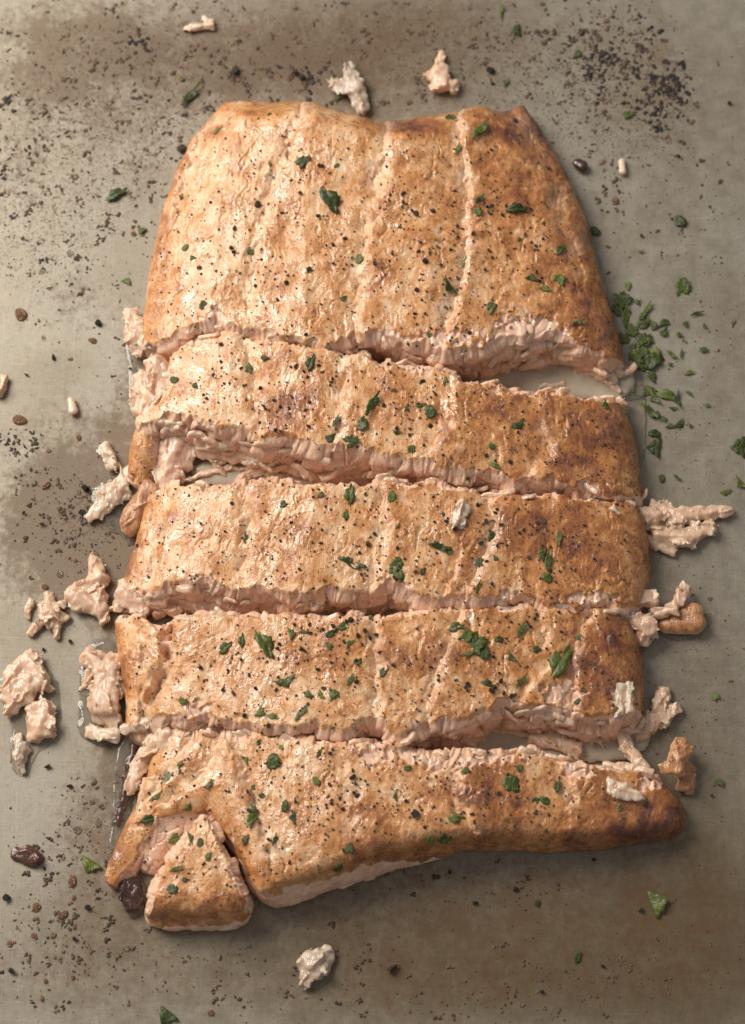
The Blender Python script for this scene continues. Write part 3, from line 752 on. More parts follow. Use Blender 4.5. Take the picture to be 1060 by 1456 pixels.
def torn_piece(name, limbs, mat, seed, parent=None, base=None, rough=1.0, step=0.00040, squash=0.75, lift=0.0):
    """limbs: x1, y1, r1, x2, y2, r2 [, height of the middle line in mm]; lengths in picture pixels"""
    A = []
    cx = np.mean([l[0] for l in limbs] + [l[3] for l in limbs]); cy = np.mean([l[1] for l in limbs] + [l[4] for l in limbs])
    bz = 0.0
    if base == 'surf': bz = surf(cx, cy)[0].z * 1000 - 0.6
    ox, oy = (float(k) for k in P(cx, cy, (bz + 2) * MM))
    for i, l in enumerate(limbs):
        zz = l[6] if len(l) > 6 else None
        r1, r2 = l[2] * .25, l[5] * .25
        z1 = bz + lift + (r1 * squash * .8 if zz is None else zz); z2 = bz + lift + (r2 * squash * .8 if zz is None else (l[7] if len(l) > 7 else zz))
        x1, y1 = P(l[0], l[1], z1 * MM); x2, y2 = P(l[3], l[4], z2 * MM)
        A.append(((float(x1 - ox) * 1000, float(y1 - oy) * 1000, z1 - bz), r1, (float(x2 - ox) * 1000, float(y2 - oy) * 1000, z2 - bz), r2))
    pts = np.array([a[0] for a in A] + [a[2] for a in A]); rr = max(max(a[1], a[3]) for a in A) * 1.35 + 1.0
    r = np.random.default_rng(seed)
    ln_ = r.normal(size=3) * np.array([1, 1, .7]); ln_ /= np.linalg.norm(ln_)
    prm = [(r.uniform(0, 6.28), r.uniform(-.15, .15)) for _ in A]
    main_ = np.array(A[0][2][:2]) - np.array(A[0][0][:2]); main_ = main_ / max(np.linalg.norm(main_), .1)
    plates = []
    for (a, ra, b, rb) in A:
        a, b = np.array(a), np.array(b); L = max(np.linalg.norm(b - a), .5); e0 = (b - a) / L
        npl = int(np.clip(round(2 + L / max(ra, rb) * .9), 2, 5)) if rough > .35 else 0
        for k in range(npl):
            tq = r.uniform(.05, .95); rad = ra + (rb - ra) * tq
            e = e0 + r.normal(size=3) * np.array([.35, .35, .22]); e /= np.linalg.norm(e)
            sd0 = np.cross([0, 0, 1.0], e); sd0 /= max(np.linalg.norm(sd0), 1e-6); up0 = np.cross(e, sd0)
            ro = r.uniform(-1.1, 1.1)
            sdv = sd0 * math.cos(ro) + up0 * math.sin(ro); upv = np.cross(e, sdv)
            c = a + (b - a) * tq + sd0 * r.uniform(-.35, .35) * rad + np.array([0, 0, r.uniform(-.1, .45) * rad * squash])
            plates.append((c, e, sdv, upv, min(L * .35, rad * 1.2) + rad * r.uniform(.5, .9), rad * r.uniform(.7, 1.05), max(.42, rad * r.uniform(.18, .30)), r.uniform(-.35, .1)))
    def f(X, Y, Z):
        X, Y, Z = X * 1000, Y * 1000, Z * 1000
        out = None
        wx = .9 * rough * noise(X / 3, Y / 3, Z / 3 + seed); wy = .9 * rough * noise(X / 3 + 9, Y / 3, Z / 3 + seed)
        for (a, ra, b, rb), (ph, tw) in zip(A, prm):
            a = np.array(a); b = np.array(b); d = b - a; L = max(np.linalg.norm(d), 1e-3); e = d / L
            qx, qy, qz = X + wx - a[0], Y + wy - a[1], Z - a[2]
            s = qx * e[0] + qy * e[1] + qz * e[2]
            t = np.clip(s / L, 0, 1)
            sid = np.array([-e[1], e[0], 0]); sid /= max(np.linalg.norm(sid), 1e-6); up = np.cross(e, sid)
            m = qx * sid[0] + qy * sid[1] + qz * sid[2]; w = (qx * up[0] + qy * up[1] + qz * up[2]) / squash
            an = ph + tw * s
            m, w = m * np.cos(an) - w * np.sin(an), m * np.sin(an) + w * np.cos(an)
            over = s - t * L
            rad = ra + (rb - ra) * t
            dd = (np.sqrt(m * m + w * w + over * over) if rough < .35 else np.sqrt(np.sqrt(m ** 4 + w ** 4 + over ** 4))) - rad
            out = dd if out is None else np.minimum(out, dd) - .35 * np.maximum(0, .6 - np.abs(out - dd)) ** 2
        ns, nm, nf = noise(X / 2.2, Y / 2.2, Z / 2.2 + seed), noise(X / 1.5, Y / 1.5, Z / 1.5 + seed + 1.5), noise(X / .7, Y / .7, Z / .7 + seed + 5.5)
        ea, eb = main_[0], main_[1]
        st = noise((X * ea + Y * eb) / 3, (X * -eb + Y * ea) / .6, Z / .7 + seed)
        out = out + .25 + .3 * rough * ns
        for (c, e, sd_, up, hl, hw, ht, bend) in plates:
            qx, qy, qz = X + wx - c[0], Y + wy - c[1], Z - c[2]
            p = qx * e[0] + qy * e[1] + qz * e[2]; m = qx * sd_[0] + qy * sd_[1] + qz * sd_[2]; w = qx * up[0] + qy * up[1] + qz * up[2]
            w = w + bend * m * m / hw + .2 * ns
            rim = np.sqrt((p / hl) ** 2 + (m / hw) ** 2) - 1 + .30 * rough * nm + .16 * rough * nf
            dd = np.maximum(rim * hw, np.abs(w) - ht * np.clip(-.9 * rim + .3, .3, 1)) + .09 * st
            out = np.minimum(out, dd)
        out = np.maximum(out, (0.05 - Z) if base != 'surf' else (-.8 - Z))
        return out * .001
    lo = (pts.min(0) - rr) * MM; hi = (pts.max(0) + rr) * MM
    v, q = surface_nets(f, lo, hi, step)
    me = make_mesh(name, v, q, mat=mat)
    loc = Vector((ox, oy, bz * MM))
    if parent: return link(name, me, loc - parent.location, parent)
    return link(name, me, loc)

pa = {k: PORTIONS[k][0] for k in PORTIONS}
# strips that still hang on their portion
build_patch('crust_strip', [(200, 592), (216, 588), (236, 594)], [(236, 594), (229, 640), (214, 692)], [(180, 682), (196, 694), (214, 692)], [(200, 592), (186, 632), (180, 682)],
            lambda U, V, px, py: np.interp(V, [0, .4, 1], [14, 12, 7]) - 3 * U, 'cncn', M['salmon'], pa['b'], (1, 1, 2, 1), 61.0, 1.3, (.3, 1.5, 1, .6), 18, (4, 4, 4, 6), own='b', flake=.4)
build_patch('crust_strip', [(214, 1092), (236, 1104), (252, 1124)], [(252, 1124), (228, 1166), (204, 1206), (166, 1262)], [(148, 1246), (156, 1258), (166, 1262)], [(214, 1092), (196, 1140), (172, 1188), (148, 1246)],
            lambda U, V, px, py: np.interp(V, [0, .3, 1], [13.5, 12, 6]) - 1.5 * U, 'ccnn', M['salmon'], pa['e'], (1, 1, 2, 1), 62.0, 1.3, (.3, 2.2, 1, .6), 18, (4, 4, 4, 7), own='e', flake=.4)
torn_piece('torn_flesh', [(250, 610, 22, 238, 690, 16, 5, 3), (262, 620, 16, 262, 660, 12, 5, 3)], M['flesh'], 302, pa['b'])
torn_piece('crust_strip', [(212, 700, 16, 190, 740, 17, 4, 3), (190, 740, 17, 184, 752, 10, 3, 3)], M['crumb_brown'], 303, pa['c'], rough=.5)
torn_piece('torn_flesh', [(222, 520, 15, 228, 560, 20, 8, 8), (205, 540, 14, 205, 580, 16, 4, 4), (228, 560, 18, 215, 590, 14, 6, 5)], M['crumb'], 304, pa['b'])
torn_piece('torn_flesh', [(188, 446, 10, 190, 480, 13, 3, 3), (190, 480, 13, 196, 500, 8, 3, 3), (198, 458, 9, 205, 492, 9, 5, 4)], M['crumb'], 305, pa['a'])
torn_piece('torn_flesh', [(180, 846, 15, 200, 868, 12, 5, 4), (214, 850, 14, 250, 866, 12, 6, 5), (176, 830, 8, 168, 866, 7, 5, 4), (255, 850, 12, 300, 862, 12, 6, 6)], M['flesh'], 306, pa['c'])
build_patch('torn_flesh', [(222, 1158), (255, 1152), (296, 1148)], [(296, 1148), (282, 1180), (262, 1206), (240, 1226)], [(196, 1222), (214, 1238), (240, 1226)], [(222, 1158), (208, 1190), (196, 1222)],
            lambda U, V, px, py: np.interp(V, [0, 1], [13, 5.5]) - 1.5 * U, 'cccc', M['salmon'], pa['e'], (1, 2, 3, 1), 63.0, 1.3, (.3, 1.5, 1.5, .6), 14, own='e', flake=.5, all_flesh=True)
torn_piece('torn_flesh', [(236, 1046, 14, 204, 1078, 12, 9, 5), (204, 1078, 12, 188, 1116, 10, 5, 4), (270, 1040, 12, 238, 1056, 14, 9, 9)], M['crumb'], 309, pa['e'])
torn_piece('torn_flesh', [(178, 1036, 8, 240, 1018, 10, 5, 6), (240, 1030, 12, 290, 1040, 12, 6, 7)], M['crumb_pale'], 310, pa['d'])
torn_piece('torn_flesh', [(880, 1040, 8, 900, 1072, 9, 5, 5), (900, 1072, 9, 912, 1090, 9, 6, 7), (760, 1050, 10, 820, 1064, 10, 3, 3), (800, 1036, 8, 850, 1050, 8, 2, 3)], M['crumb'], 311, pa['e'])
torn_piece('torn_flesh', [(905, 850, 14, 925, 852, 12, 6, 5), (880, 870, 10, 920, 890, 14, 7, 6), (920, 890, 14, 916, 912, 9, 6, 4)], M['flesh'], 312, pa['d'])
torn_piece('torn_flesh', [(780, 500, 10, 850, 500, 12, 4, 4), (850, 500, 10, 872, 540, 8, 4, 3), (800, 490, 12, 840, 486, 10, 9, 9), (745, 470, 10, 775, 480, 15, 12, 12)], M['crumb_pale'], 313, pa['a'])
torn_piece('torn_flesh', [(290, 640, 12, 380, 650, 14, 5, 5), (360, 650, 14, 460, 660, 12, 4, 4), (460, 655, 12, 560, 665, 10, 4, 4), (380, 660, 10, 340, 682, 6, 3, 2)], M['flesh'], 314, pa['b'])

torn_piece('torn_flesh', [(690, 512, 5, 730, 520, 6, 2, 2), (840, 520, 8, 880, 556, 6, 3, 2), (820, 512, 7, 850, 530, 8, 3, 2), (770, 548, 4, 800, 545, 5, 2, 2), (862, 512, 8, 882, 530, 6, 6, 4)], M['crumb'], 315, pa['a'])
torn_piece('torn_flesh', [(270, 680, 5, 330, 664, 6, 2, 2), (330, 664, 5, 400, 676, 5, 2, 2), (380, 660, 5, 420, 650, 6, 3, 4), (300, 650, 7, 320, 676, 5, 4, 2), (420, 672, 3, 450, 660, 4, 2, 3)], M['crumb'], 316, pa['b'])
torn_piece('torn_flesh', [(700, 1036, 4, 760, 1046, 6, 2, 2), (770, 1030, 7, 800, 1056, 8, 3, 3), (820, 1028, 6, 850, 1046, 8, 3, 3), (640, 1040, 4, 690, 1050, 4, 2, 2)], M['crumb'], 317, pa['d'])
# loose things: limbs, material, label
LOOSE = [
 ('salmon_crumb', [(266, 40, 5, 300, 36, 8), (292, 24, 4, 300, 36, 7)], 'crumb_pale', 'slim pale salmon crumb on specked metal far from the fillet, near its rounded end', {}),
 ('salmon_crumb', [(476, 120, 9, 505, 124, 14), (497, 102, 9, 505, 125, 14), (508, 128, 13, 515, 154, 10)], 'crumb_grey', 'ragged greyish salmon crumb leaning against the uncut end of the largest portion', {'lift': .5}),
 ('salmon_crumb', [(628, 78, 7, 626, 96, 8), (626, 104, 14, 628, 118, 15), (610, 108, 8, 640, 120, 12)], 'crumb', 'pear shaped salmon crumb with a thin neck beyond the uncut end', {}),
 ('salmon_crumb', [(192, 664, 10, 160, 706, 13), (160, 706, 13, 128, 736, 8), (150, 636, 8, 160, 660, 10), (172, 690, 12, 150, 720, 10)], 'crumb_pale', 'long pale salmon shred slanting away beside the torn crust strip', {}),
 ('salmon_crumb', [(133, 798, 8, 140, 822, 13), (140, 822, 14, 112, 845, 12), (110, 848, 15, 140, 864, 14), (140, 850, 13, 148, 880, 9), (102, 850, 8, 112, 858, 12)], 'crumb', 'lumpy two part salmon crumb with pointed tip beside the star shaped one', {}),
 ('salmon_crumb', [(68, 846, 6, 72, 872, 13), (44, 858, 6, 40, 880, 4), (72, 872, 13, 92, 880, 7), (74, 874, 11, 82, 904, 5), (68, 876, 10, 42, 900, 5), (92, 856, 5, 72, 868, 11)], 'crumb', 'star shaped pinkish salmon crumb with pointed arms', {}),
 ('salmon_crumb', [(42, 936, 11, 20, 958, 13), (20, 958, 13, 12, 990, 12), (42, 940, 12, 56, 968, 14), (56, 968, 12, 70, 980, 6), (34, 980, 14, 18, 1005, 11), (40, 970, 14, 38, 992, 12)], 'crumb', 'broad knobbly salmon crumb with a hollow, touching a smaller block shaped one', {}),
 ('salmon_crumb', [(58, 1008, 14, 60, 1036, 15), (46, 1012, 10, 50, 1046, 10), (70, 1010, 9, 70, 1042, 8)], 'crumb', 'block shaped salmon crumb touching the broad knobbly one', {}),
 ('salmon_crumb', [(26, 1046, 6, 28, 1072, 10), (28, 1072, 10, 34, 1098, 5), (30, 1062, 6, 40, 1070, 4)], 'crumb_grey', 'small spindle shaped salmon crumb in a wet outline below the block shaped one', {}),
 ('salmon_crumb', [(130, 934, 14, 150, 950, 16), (126, 960, 8, 122, 976, 6), (152, 960, 18, 150, 1000, 20), (150, 1000, 18, 160, 1024, 12), (134, 1000, 10, 142, 1022, 10), (160, 940, 12, 172, 980, 12)], 'crumb', 'wet clump of salmon shreds lying along the side of the parsley strewn portion', {}),
 ('salmon_crumb', [(130, 1042, 8, 160, 1044, 12)], 'crumb_pale', 'short pale salmon sliver under a green parsley bit', {}),
 ('salmon_crumb', [(900, 728, 10, 930, 735, 12, 5, 4), (930, 722, 10, 962, 738, 14), (962, 734, 13, 1036, 726, 8), (940, 760, 13, 975, 765, 12), (975, 765, 13, 1010, 750, 10), (920, 740, 12, 940, 752, 10), (948, 716, 5, 954, 732, 8), (925, 770, 8, 955, 784, 7)], 'crumb', 'large torn salmon shred sticking out sideways with a flat pointed tongue', {}),
 ('salmon_crumb', [(948, 888, 14, 988, 886, 17), (962, 876, 15, 986, 872, 16)], 'crumb_brown', 'browned crusty salmon scrap with a parsley fleck on it, on bare metal', {'rough': .34}),
 ('salmon_crumb', [(944, 984, 10, 938, 1004, 11), (962, 1008, 9, 925, 1030, 12), (925, 1030, 12, 914, 1048, 8), (925, 1024, 12, 908, 1046, 9)], 'crumb', 'grey pink salmon shred pointing outward beside the wide gap', {}),
 ('salmon_crumb', [(966, 1062, 12, 960, 1090, 13, 6, 8), (960, 1090, 12, 944, 1092, 8, 8, 8), (975, 1098, 13, 974, 1116, 12), (968, 1074, 10, 984, 1066, 5, 8, 7)], 'crumb_brown', 'small browned salmon scrap standing at the dark tip of the fillet', {}),
 ('salmon_flake', [(655, 718, 8, 648, 742, 9), (662, 722, 6, 655, 744, 6)], 'crumb_pale', 'clean white salmon flake on the crust of the middle portion', {'base': 'surf'}),
 ('salmon_flake', [(872, 724, 5, 880, 728, 4)], 'crumb_pale', 'tiny white salmon flake near the browned end of the middle portion', {'base': 'surf'}),
 ('salmon_flake', [(866, 1112, 7, 884, 1120, 9), (884, 1120, 9, 908, 1132, 7), (870, 1126, 8, 890, 1130, 7)], 'crumb_pale', 'curled white salmon flake on the dark browned end of the thin tipped portion', {'base': 'surf'}),
 ('salmon_flake', [(880, 976, 8, 880, 1008, 9), (892, 974, 5, 896, 1006, 8)], 'crumb_pale', 'ridged white salmon flake on torn patch of the browned portion end', {'base': 'surf'}),
 ('salmon_crumb', [(464, 1352, 9, 446, 1368, 14), (446, 1368, 13, 436, 1396, 8), (430, 1370, 8, 450, 1380, 12), (466, 1360, 8, 462, 1380, 9)], 'crumb_grey', 'single translucent salmon crumb on bare metal off the pale front of the fillet', {}),
 ('salmon_crumb', [(4, 540, 8, 0, 556, 9)], 'crumb', 'smooth pinkish salmon crumb cut by the edge of the view', {}),
 ('salmon_crumb', [(102, 570, 7, 104, 584, 8)], 'crumb_pale', 'smooth oval salmon bead on clean metal', {'rough': .3}),
 ('salmon_crumb', [(884, 230, 6, 886, 244, 7)], 'crumb_pale', 'small white oval salmon bead beside the largest portion', {'rough': .3}),
 ('burnt_lump', [(822, 232, 9, 828, 236, 10)], 'burnt_lump', 'round red brown burnt bead close to the largest portion', {'rough': .3}),
 ('burnt_lump', [(24, 1214, 9, 46, 1220, 11), (40, 1212, 10, 56, 1222, 6)], 'burnt_lump', 'flat dark red burnt blob lying alone on wet metal', {'rough': .5, 'squash': .45}),
 ('burnt_lump', [(180, 1262, 10, 188, 1286, 11), (192, 1256, 9, 196, 1278, 9)], 'burnt_lump', 'dark wet burnt lump tucked beside the triangular wedge', {'rough': .8}),
 ('burnt_lump', [(190, 1062, 6, 184, 1100, 7), (184, 1100, 7, 176, 1140, 7), (176, 1140, 6, 168, 1172, 5)], 'burnt_lump', 'long glossy black burnt drip along the side of the fillet', {'rough': .5}),
 ('burnt_lump', [(270, 500, 9, 300, 500, 8), (236, 492, 8, 250, 496, 7)], 'burnt_lump', 'dark burnt bit in the notch between the two upper portions', {'rough': .6}),
]
for i, (nm, limbs, mt, lab, kw) in enumerate(LOOSE):
    o = torn_piece(nm, limbs, M[mt], 400 + i, **kw)
    if 'browned crusty' in lab: torn_piece('torn_flesh', [(976, 836, 7, 962, 858, 9, 4, 5), (934, 872, 8, 958, 868, 9, 5, 6)], M['crumb'], 460, o)
    tag(o, lab, {'salmon_crumb': 'salmon crumb', 'salmon_flake': 'salmon flake', 'burnt_lump': 'burnt bit'}[nm])

# ------------------------------------------------------------------ cooking juice round and between the portions
def puddle(name, blobs, mat, label, height=0.9, grow=0.0):
    xs = [b[0] for b in blobs]; ys = [b[1] for b in blobs]
    x0, x1 = min(b[0] - 2.2 * b[2] for b in blobs), max(b[0] + 2.2 * b[2] for b in blobs)
    y0, y1 = min(b[1] - 2.2 * b[3] for b in blobs), max(b[1] + 2.2 * b[3] for b in blobs)
    px, py = np.meshgrid(np.arange(x0, x1, 2.0), np.arange(y0, y1, 2.0), indexing='ij')
    f = gsum(px, py, [(*b, 1.0) for b in blobs]) + .14 * fbm(px / 22, py / 22, x0, 3)
    q = np.clip((f - .45) / .35, 0, 1)
    h = height * np.sqrt(q * (2 - q)) * (1 + .25 * fbm(px / 30, py / 30, 4.4, 2)) + .05
    x, y = P(px, py, 0)
    keep = f > .45
    idx = np.arange(px.size).reshape(px.shape)
    qd = np.stack([idx[:-1, :-1], idx[:-1, 1:], idx[1:, 1:], idx[1:, :-1]], -1)
    kk = keep[:-1, :-1] & keep[1:, :-1] & keep[1:, 1:] & keep[:-1, 1:]
    qd = qd[kk].reshape(-1, 4)
    used = np.unique(qd); mp = -np.ones(px.size, int); mp[used] = np.arange(len(used))
    v = np.stack([x, y, h * MM - 0.0002], -1).reshape(-1, 3)[used]
    o = v.mean(0); o[2] = 0
    me = make_mesh(name, v - o, mp[qd], mat=mat)
    tag(link(name, me, o), label, 'juice puddle')
puddle('juice_puddle', [(350, 672, 90, 26), (470, 668, 80, 22), (560, 680, 60, 16)], M['gel'], 'milky juice pooled in the gap before the middle portion', 2.2)
puddle('juice_puddle', [(700, 525, 90, 24), (800, 540, 80, 32), (870, 545, 30, 26)], M['gel'], 'yellowish juice pooled in the wide gap below the largest portion', 2.2)
puddle('juice_puddle', [(660, 1050, 90, 24), (760, 1050, 90, 28), (860, 1050, 70, 36)], M['gel'], 'milky juice pooled in the gap behind the thin tipped portion', 2.2)
puddle('juice_puddle', [(178, 1085, 14, 40), (172, 1140, 14, 50), (172, 1210, 24, 40), (190, 1275, 22, 34)], M['juice'], 'thin clear juice rim along the burnt drip', 1.6)
puddle('juice_puddle', [(150, 940, 36, 36), (142, 1000, 34, 44), (150, 1040, 36, 18)], M['juice'], 'clear juice under the wet clump of salmon shreds', 1.1)
puddle('juice_puddle', [(190, 730, 22, 44), (160, 715, 34, 40), (200, 690, 20, 30)], M['juice'], 'clear juice round the long pale shred', 1.1)
puddle('juice_puddle', [(200, 560, 22, 50), (196, 480, 22, 36)], M['juice'], 'clear juice along the torn side of two portions', 1.0)
puddle('juice_puddle', [(906, 620, 14, 60), (898, 560, 16, 30), (925, 780, 16, 40)], M['juice'], 'clear juice along the browned side next to chopped parsley', 1.0)
puddle('juice_puddle', [(30, 1070, 18, 40), (40, 980, 46, 46), (60, 1030, 24, 36)], M['juice'], 'thin clear juice under the knobbly and block shaped crumbs', .7)
puddle('juice_puddle', [(970, 882, 46, 34)], M['juice'], 'clear juice round the browned crusty scrap', .8)
puddle('juice_puddle', [(448, 1376, 28, 34)], M['juice'], 'clear juice round the single translucent crumb', .7)

# ------------------------------------------------------------------ chopped parsley
def parsley_mesh(i):
    r = np.random.default_rng(700 + i)
    n = 26
    th = np.linspace(0, 2 * np.pi, n, endpoint=False)
    asp = [0.75, 0.55, 0.40, 0.60, 0.28, 0.85, 0.5, 0.68, .2][i]
    k = r.integers(3, 6)
    rad = 0.5 * (1 + 0.16 * np.cos(k * th + r.uniform(0, 6)) + 0.10 * np.cos(2 * th + r.uniform(0, 6)) + r.uniform(-.24, .20, n))
    if i in (0, 3, 6): rad = 0.5 / np.maximum(np.abs(np.cos((th + .5) % (2 * np.pi / 3) - np.pi / 3)), .5) * .72 * (1 + r.uniform(-.2, .15, n))
    cut = r.uniform(0.30, .42)
    x = rad * np.cos(th); y = rad * np.sin(th) * asp
    x = np.minimum(x, cut) if i % 2 else x
    b1, b2, b3 = r.uniform(-.9, .9), r.uniform(-.7, .5), r.uniform(-.5, .5)
    v = []; rings = (1.0, .66, .33)
    for q in rings:
        for a in range(n):
            X, Y = x[a] * q, y[a] * q
            v.append((X, Y, .35 * b1 * X * X + .6 * b2 * Y * Y + .5 * b3 * X * Y + .03 * math.sin(9 * X + i) - .02 * (abs(Y) < .04) + .015 * r.normal()))
    v.append((0, 0, 0)); m = len(v)
    q = []; t = []
    for k2 in range(2):
        for a in range(n):
            b = (a + 1) % n
            q.append((k2 * n + a, k2 * n + b, k2 * n + n + b, k2 * n + n + a))
    for a in range(n): t.append((2 * n + a, 2 * n + (a + 1) % n, 3 * n))
    v2 = [(X, Y, Z - .022) for X, Y, Z in v]
    q2 = [tuple(m + k for k in f[::-1]) for f in q] + [(a, m + a, m + (a + 1) % n, (a + 1) % n) for a in range(n)]
    t2 = [tuple(m + k for k in f[::-1]) for f in t]
    return make_mesh('parsley_leaf', np.array(v + v2) * .01, q + q2, t + t2, mat=M['parsley'])
PARS = [parsley_mesh(i) for i in range(9)]
PSL = '''432 232 24;468 285 46 -60;480 236 12;357 357 18;289 433 18;512 367 18 80;683 185 40 50;652 212 20 70;640 166 22;683 283 18 40;679 300 15;735 296 36 5;640 408 26;660 372 18 60;700 438 22;797 354 24 50;757 397 18;795 398 24;776 410 18;822 458 20 20;612 478 11;309 185 18 40;383 162 9;264 352 15 30;274 366 10;488 424 13;257 282 12;383 232 8;613 360 8;623 350 8;774 318 9;740 340 8
442 518 28 70;354 523 15;376 510 15;248 540 17 -15;277 548 13;530 575 38 60;513 603 30;470 622 19;477 600 18 60;500 628 22;580 582 11;611 586 24;565 615 11;583 638 13;632 540 13;738 604 22;702 662 20 -30;700 634 11;862 576 15;860 632 8;600 578 14;560 555 9
404 717 22 20;349 768 24 80;497 705 32 85;493 733 18 85;502 800 38 -25;557 706 20 85;625 778 32 -15;564 800 26;568 815 24 -60;683 800 16;680 835 20 70;698 762 15;780 800 28 85;778 820 20;795 765 24 85;685 772 11;640 782 13;567 749 8;775 740 9;705 795 10;455 705 11;772 788 18;600 812 12;556 812 12
376 914 46 -60;405 970 26;320 922 24 40;343 912 22 85;260 998 16;415 900 16;430 898 12;470 900 18 30;486 890 20;496 915 16;509 942 15 10;497 968 18 60;475 988 18;370 1012 16;387 1018 19 -20;427 1014 26 50;439 988 15;455 987 14;676 917 40;664 905 20;688 928 20;647 893 24 10;741 895 26 60;710 908 15;797 942 54 60;742 968 24 50;692 970 19 -20;545 954 20 50;822 908 11;763 922 13;821 997 16 30;728 935 15;529 880 16 80;470 918 12
245 1100 40 35;212 1166 24 10;251 1192 27 20;270 1190 16;284 1196 16 80;295 1217 15 60;251 1236 20 10;262 1252 12;246 1264 19 -20;357 1153 22;358 1164 26;349 1195 17 60;391 1195 17 70;418 1162 17;405 1145 20 80;498 1208 16;482 1234 18 40;388 1082 28 80;349 1079 14;369 1055 11;400 1063 11;454 1072 13 60;450 1112 18 -50;361 1120 12;371 1132 9;297 1115 16 60;221 1133 20 30;730 1113 28;793 1119 19 70;774 1138 19;761 1137 12;648 1161 28;613 1193 19 80;633 1191 18;561 1133 13;582 1093 13;740 1090 12;882 1148 12;662 1094 13;268 1150 14
270 137 40 50;165 277 38 30;712 15 24 85;735 43 20;822 76 16 50;893 163 18;720 118 16 60;968 316 26 -35;847 329 20 -40;912 358 9;972 410 28 0;883 426 28;890 450 34 80;897 470 22;886 482 18;920 440 26 60;929 463 20;919 486 14;903 508 26;928 512 46 20;955 504 18 -40;969 503 15 80;893 548 36 60;900 565 24;948 562 34 -20;980 530 17 5;991 446 20 15;975 461 11;1002 464 9;966 476 10;1000 498 10;925 585 32 -50;945 596 10;953 606 14;967 603 15;982 606 9;932 636 28 80;980 559 11;1006 577 7;941 681 15;963 679 13 -40;1052 635 30;1053 688 22;1032 700 16;1024 1112 11;935 1285 34;822 1362 18 60;765 1284 11;237 1445 26;128 1230 28;154 1047 28;1018 990 13;1024 258 11 40;990 150 8;202 328 14;181 400 15;421 12 10 30;258 112 9;480 140 16;968 872 12;958 1066 10;880 440 20;905 520 22;915 500 20'''
WHERE = {'a': 'the largest salmon portion', 'b': 'the salmon portion between two wide gaps', 'c': 'the middle salmon portion', 'd': 'the portion with the torn browned end',
         'e': 'the portion with the pale bare front', 'f': 'the triangular salmon wedge', None: 'the bare baking sheet'}
SPECIAL = {(270, 137): 'folded wet parsley leaf with a bright edge, off the corner of the largest portion', (165, 277): 'curled dark parsley leaf alone on the specked metal',
           (972, 410): 'square cut parsley stalk piece on the bare metal', (932, 636): 'dark triangular parsley leaf standing apart below the chopped heap', (935, 1285): 'triangular parsley leaf alone on the brown shaded metal',
           (128, 1230): 'dark parsley leaf by the tip of the hanging crust strip', (154, 1047): 'green parsley leaf on the pale salmon sliver', (797, 942): 'longest dark parsley leaf on the portion with the torn browned end',
           (376, 914): 'large lobed parsley leaf on the portion with the torn browned end', (468, 285): 'long slanting parsley leaf near the crease of the largest portion', (928, 512): 'largest leaf in the chopped parsley heap beside the fillet'}
def place(o, px, py, ang, lift, tilt=0.12):
    c, n, own = surf(px, py)
    q = Vector((0, 0, 1)).rotation_difference(n)
    o.rotation_euler = (q.to_matrix() @ Matrix.Rotation(ang, 3, 'Z') @ Matrix.Rotation(random.uniform(-tilt, tilt), 3, 'X')).to_euler()
    o.location = c + n * lift
    return own
_rp = random.Random(3)
for _ in range(34):
    _t = _rp.random()
    PSL += f';{int(884 + 48 * _t + abs(_rp.gauss(0, 22)))} {int(420 + 190 * _t + _rp.gauss(0, 12))} {_rp.choice([9, 11, 14, 18, 22])}'
for rec in PSL.replace('\n', ';').split(';'):
    a = [float(k) for k in rec.split()]
    px, py, size = a[:3]
    ang = math.radians(a[3]) if len(a) > 3 else random.uniform(0, 6.28)
    i = random.choice([2, 4, 1]) if len(a) > 3 else random.choice([0, 1, 3, 5, 6, 7])
    if (px, py) in ((932, 636), (935, 1285)): i = 0
    if (px, py) == (972, 410): i = 5
    o = link('parsley_leaf', PARS[i])
    s = size * .25 * MM / .01 * 1.02
    o.scale = (s, s * random.uniform(.85, 1.15), s * random.choice([-1, 1]) * random.uniform(.8, 1.3))
    if o.scale.z < 0: o.scale.z *= -1
    own = place(o, px, py, ang, .00018 + .0009 * min(1, size / 40) * random.random(), .3)
    heap = own is None and 868 < px < 990 and 415 < py < 620
    key = (int(px), int(py))
    if key in SPECIAL: tag(o, SPECIAL[key], 'parsley')
    else:
        shp = ['triangular', 'blunt', 'narrow', 'three cornered', 'sliver thin', 'roundish', 'pointed', 'oval', 'stem like'][i]
        kind = f'large {shp} parsley leaf' if size >= 24 else f'medium {shp} parsley bit' if size >= 15 else 'tiny parsley fleck'
        wh = 'in the chopped parsley heap beside the browned fillet side' if heap else 'on ' + WHERE[own]
        tag(o, f'{kind} {wh}', 'parsley', f'{kind} {wh}'.replace('leaf', 'leaves').replace('bit ', 'bits ').replace('fleck', 'flecks'))

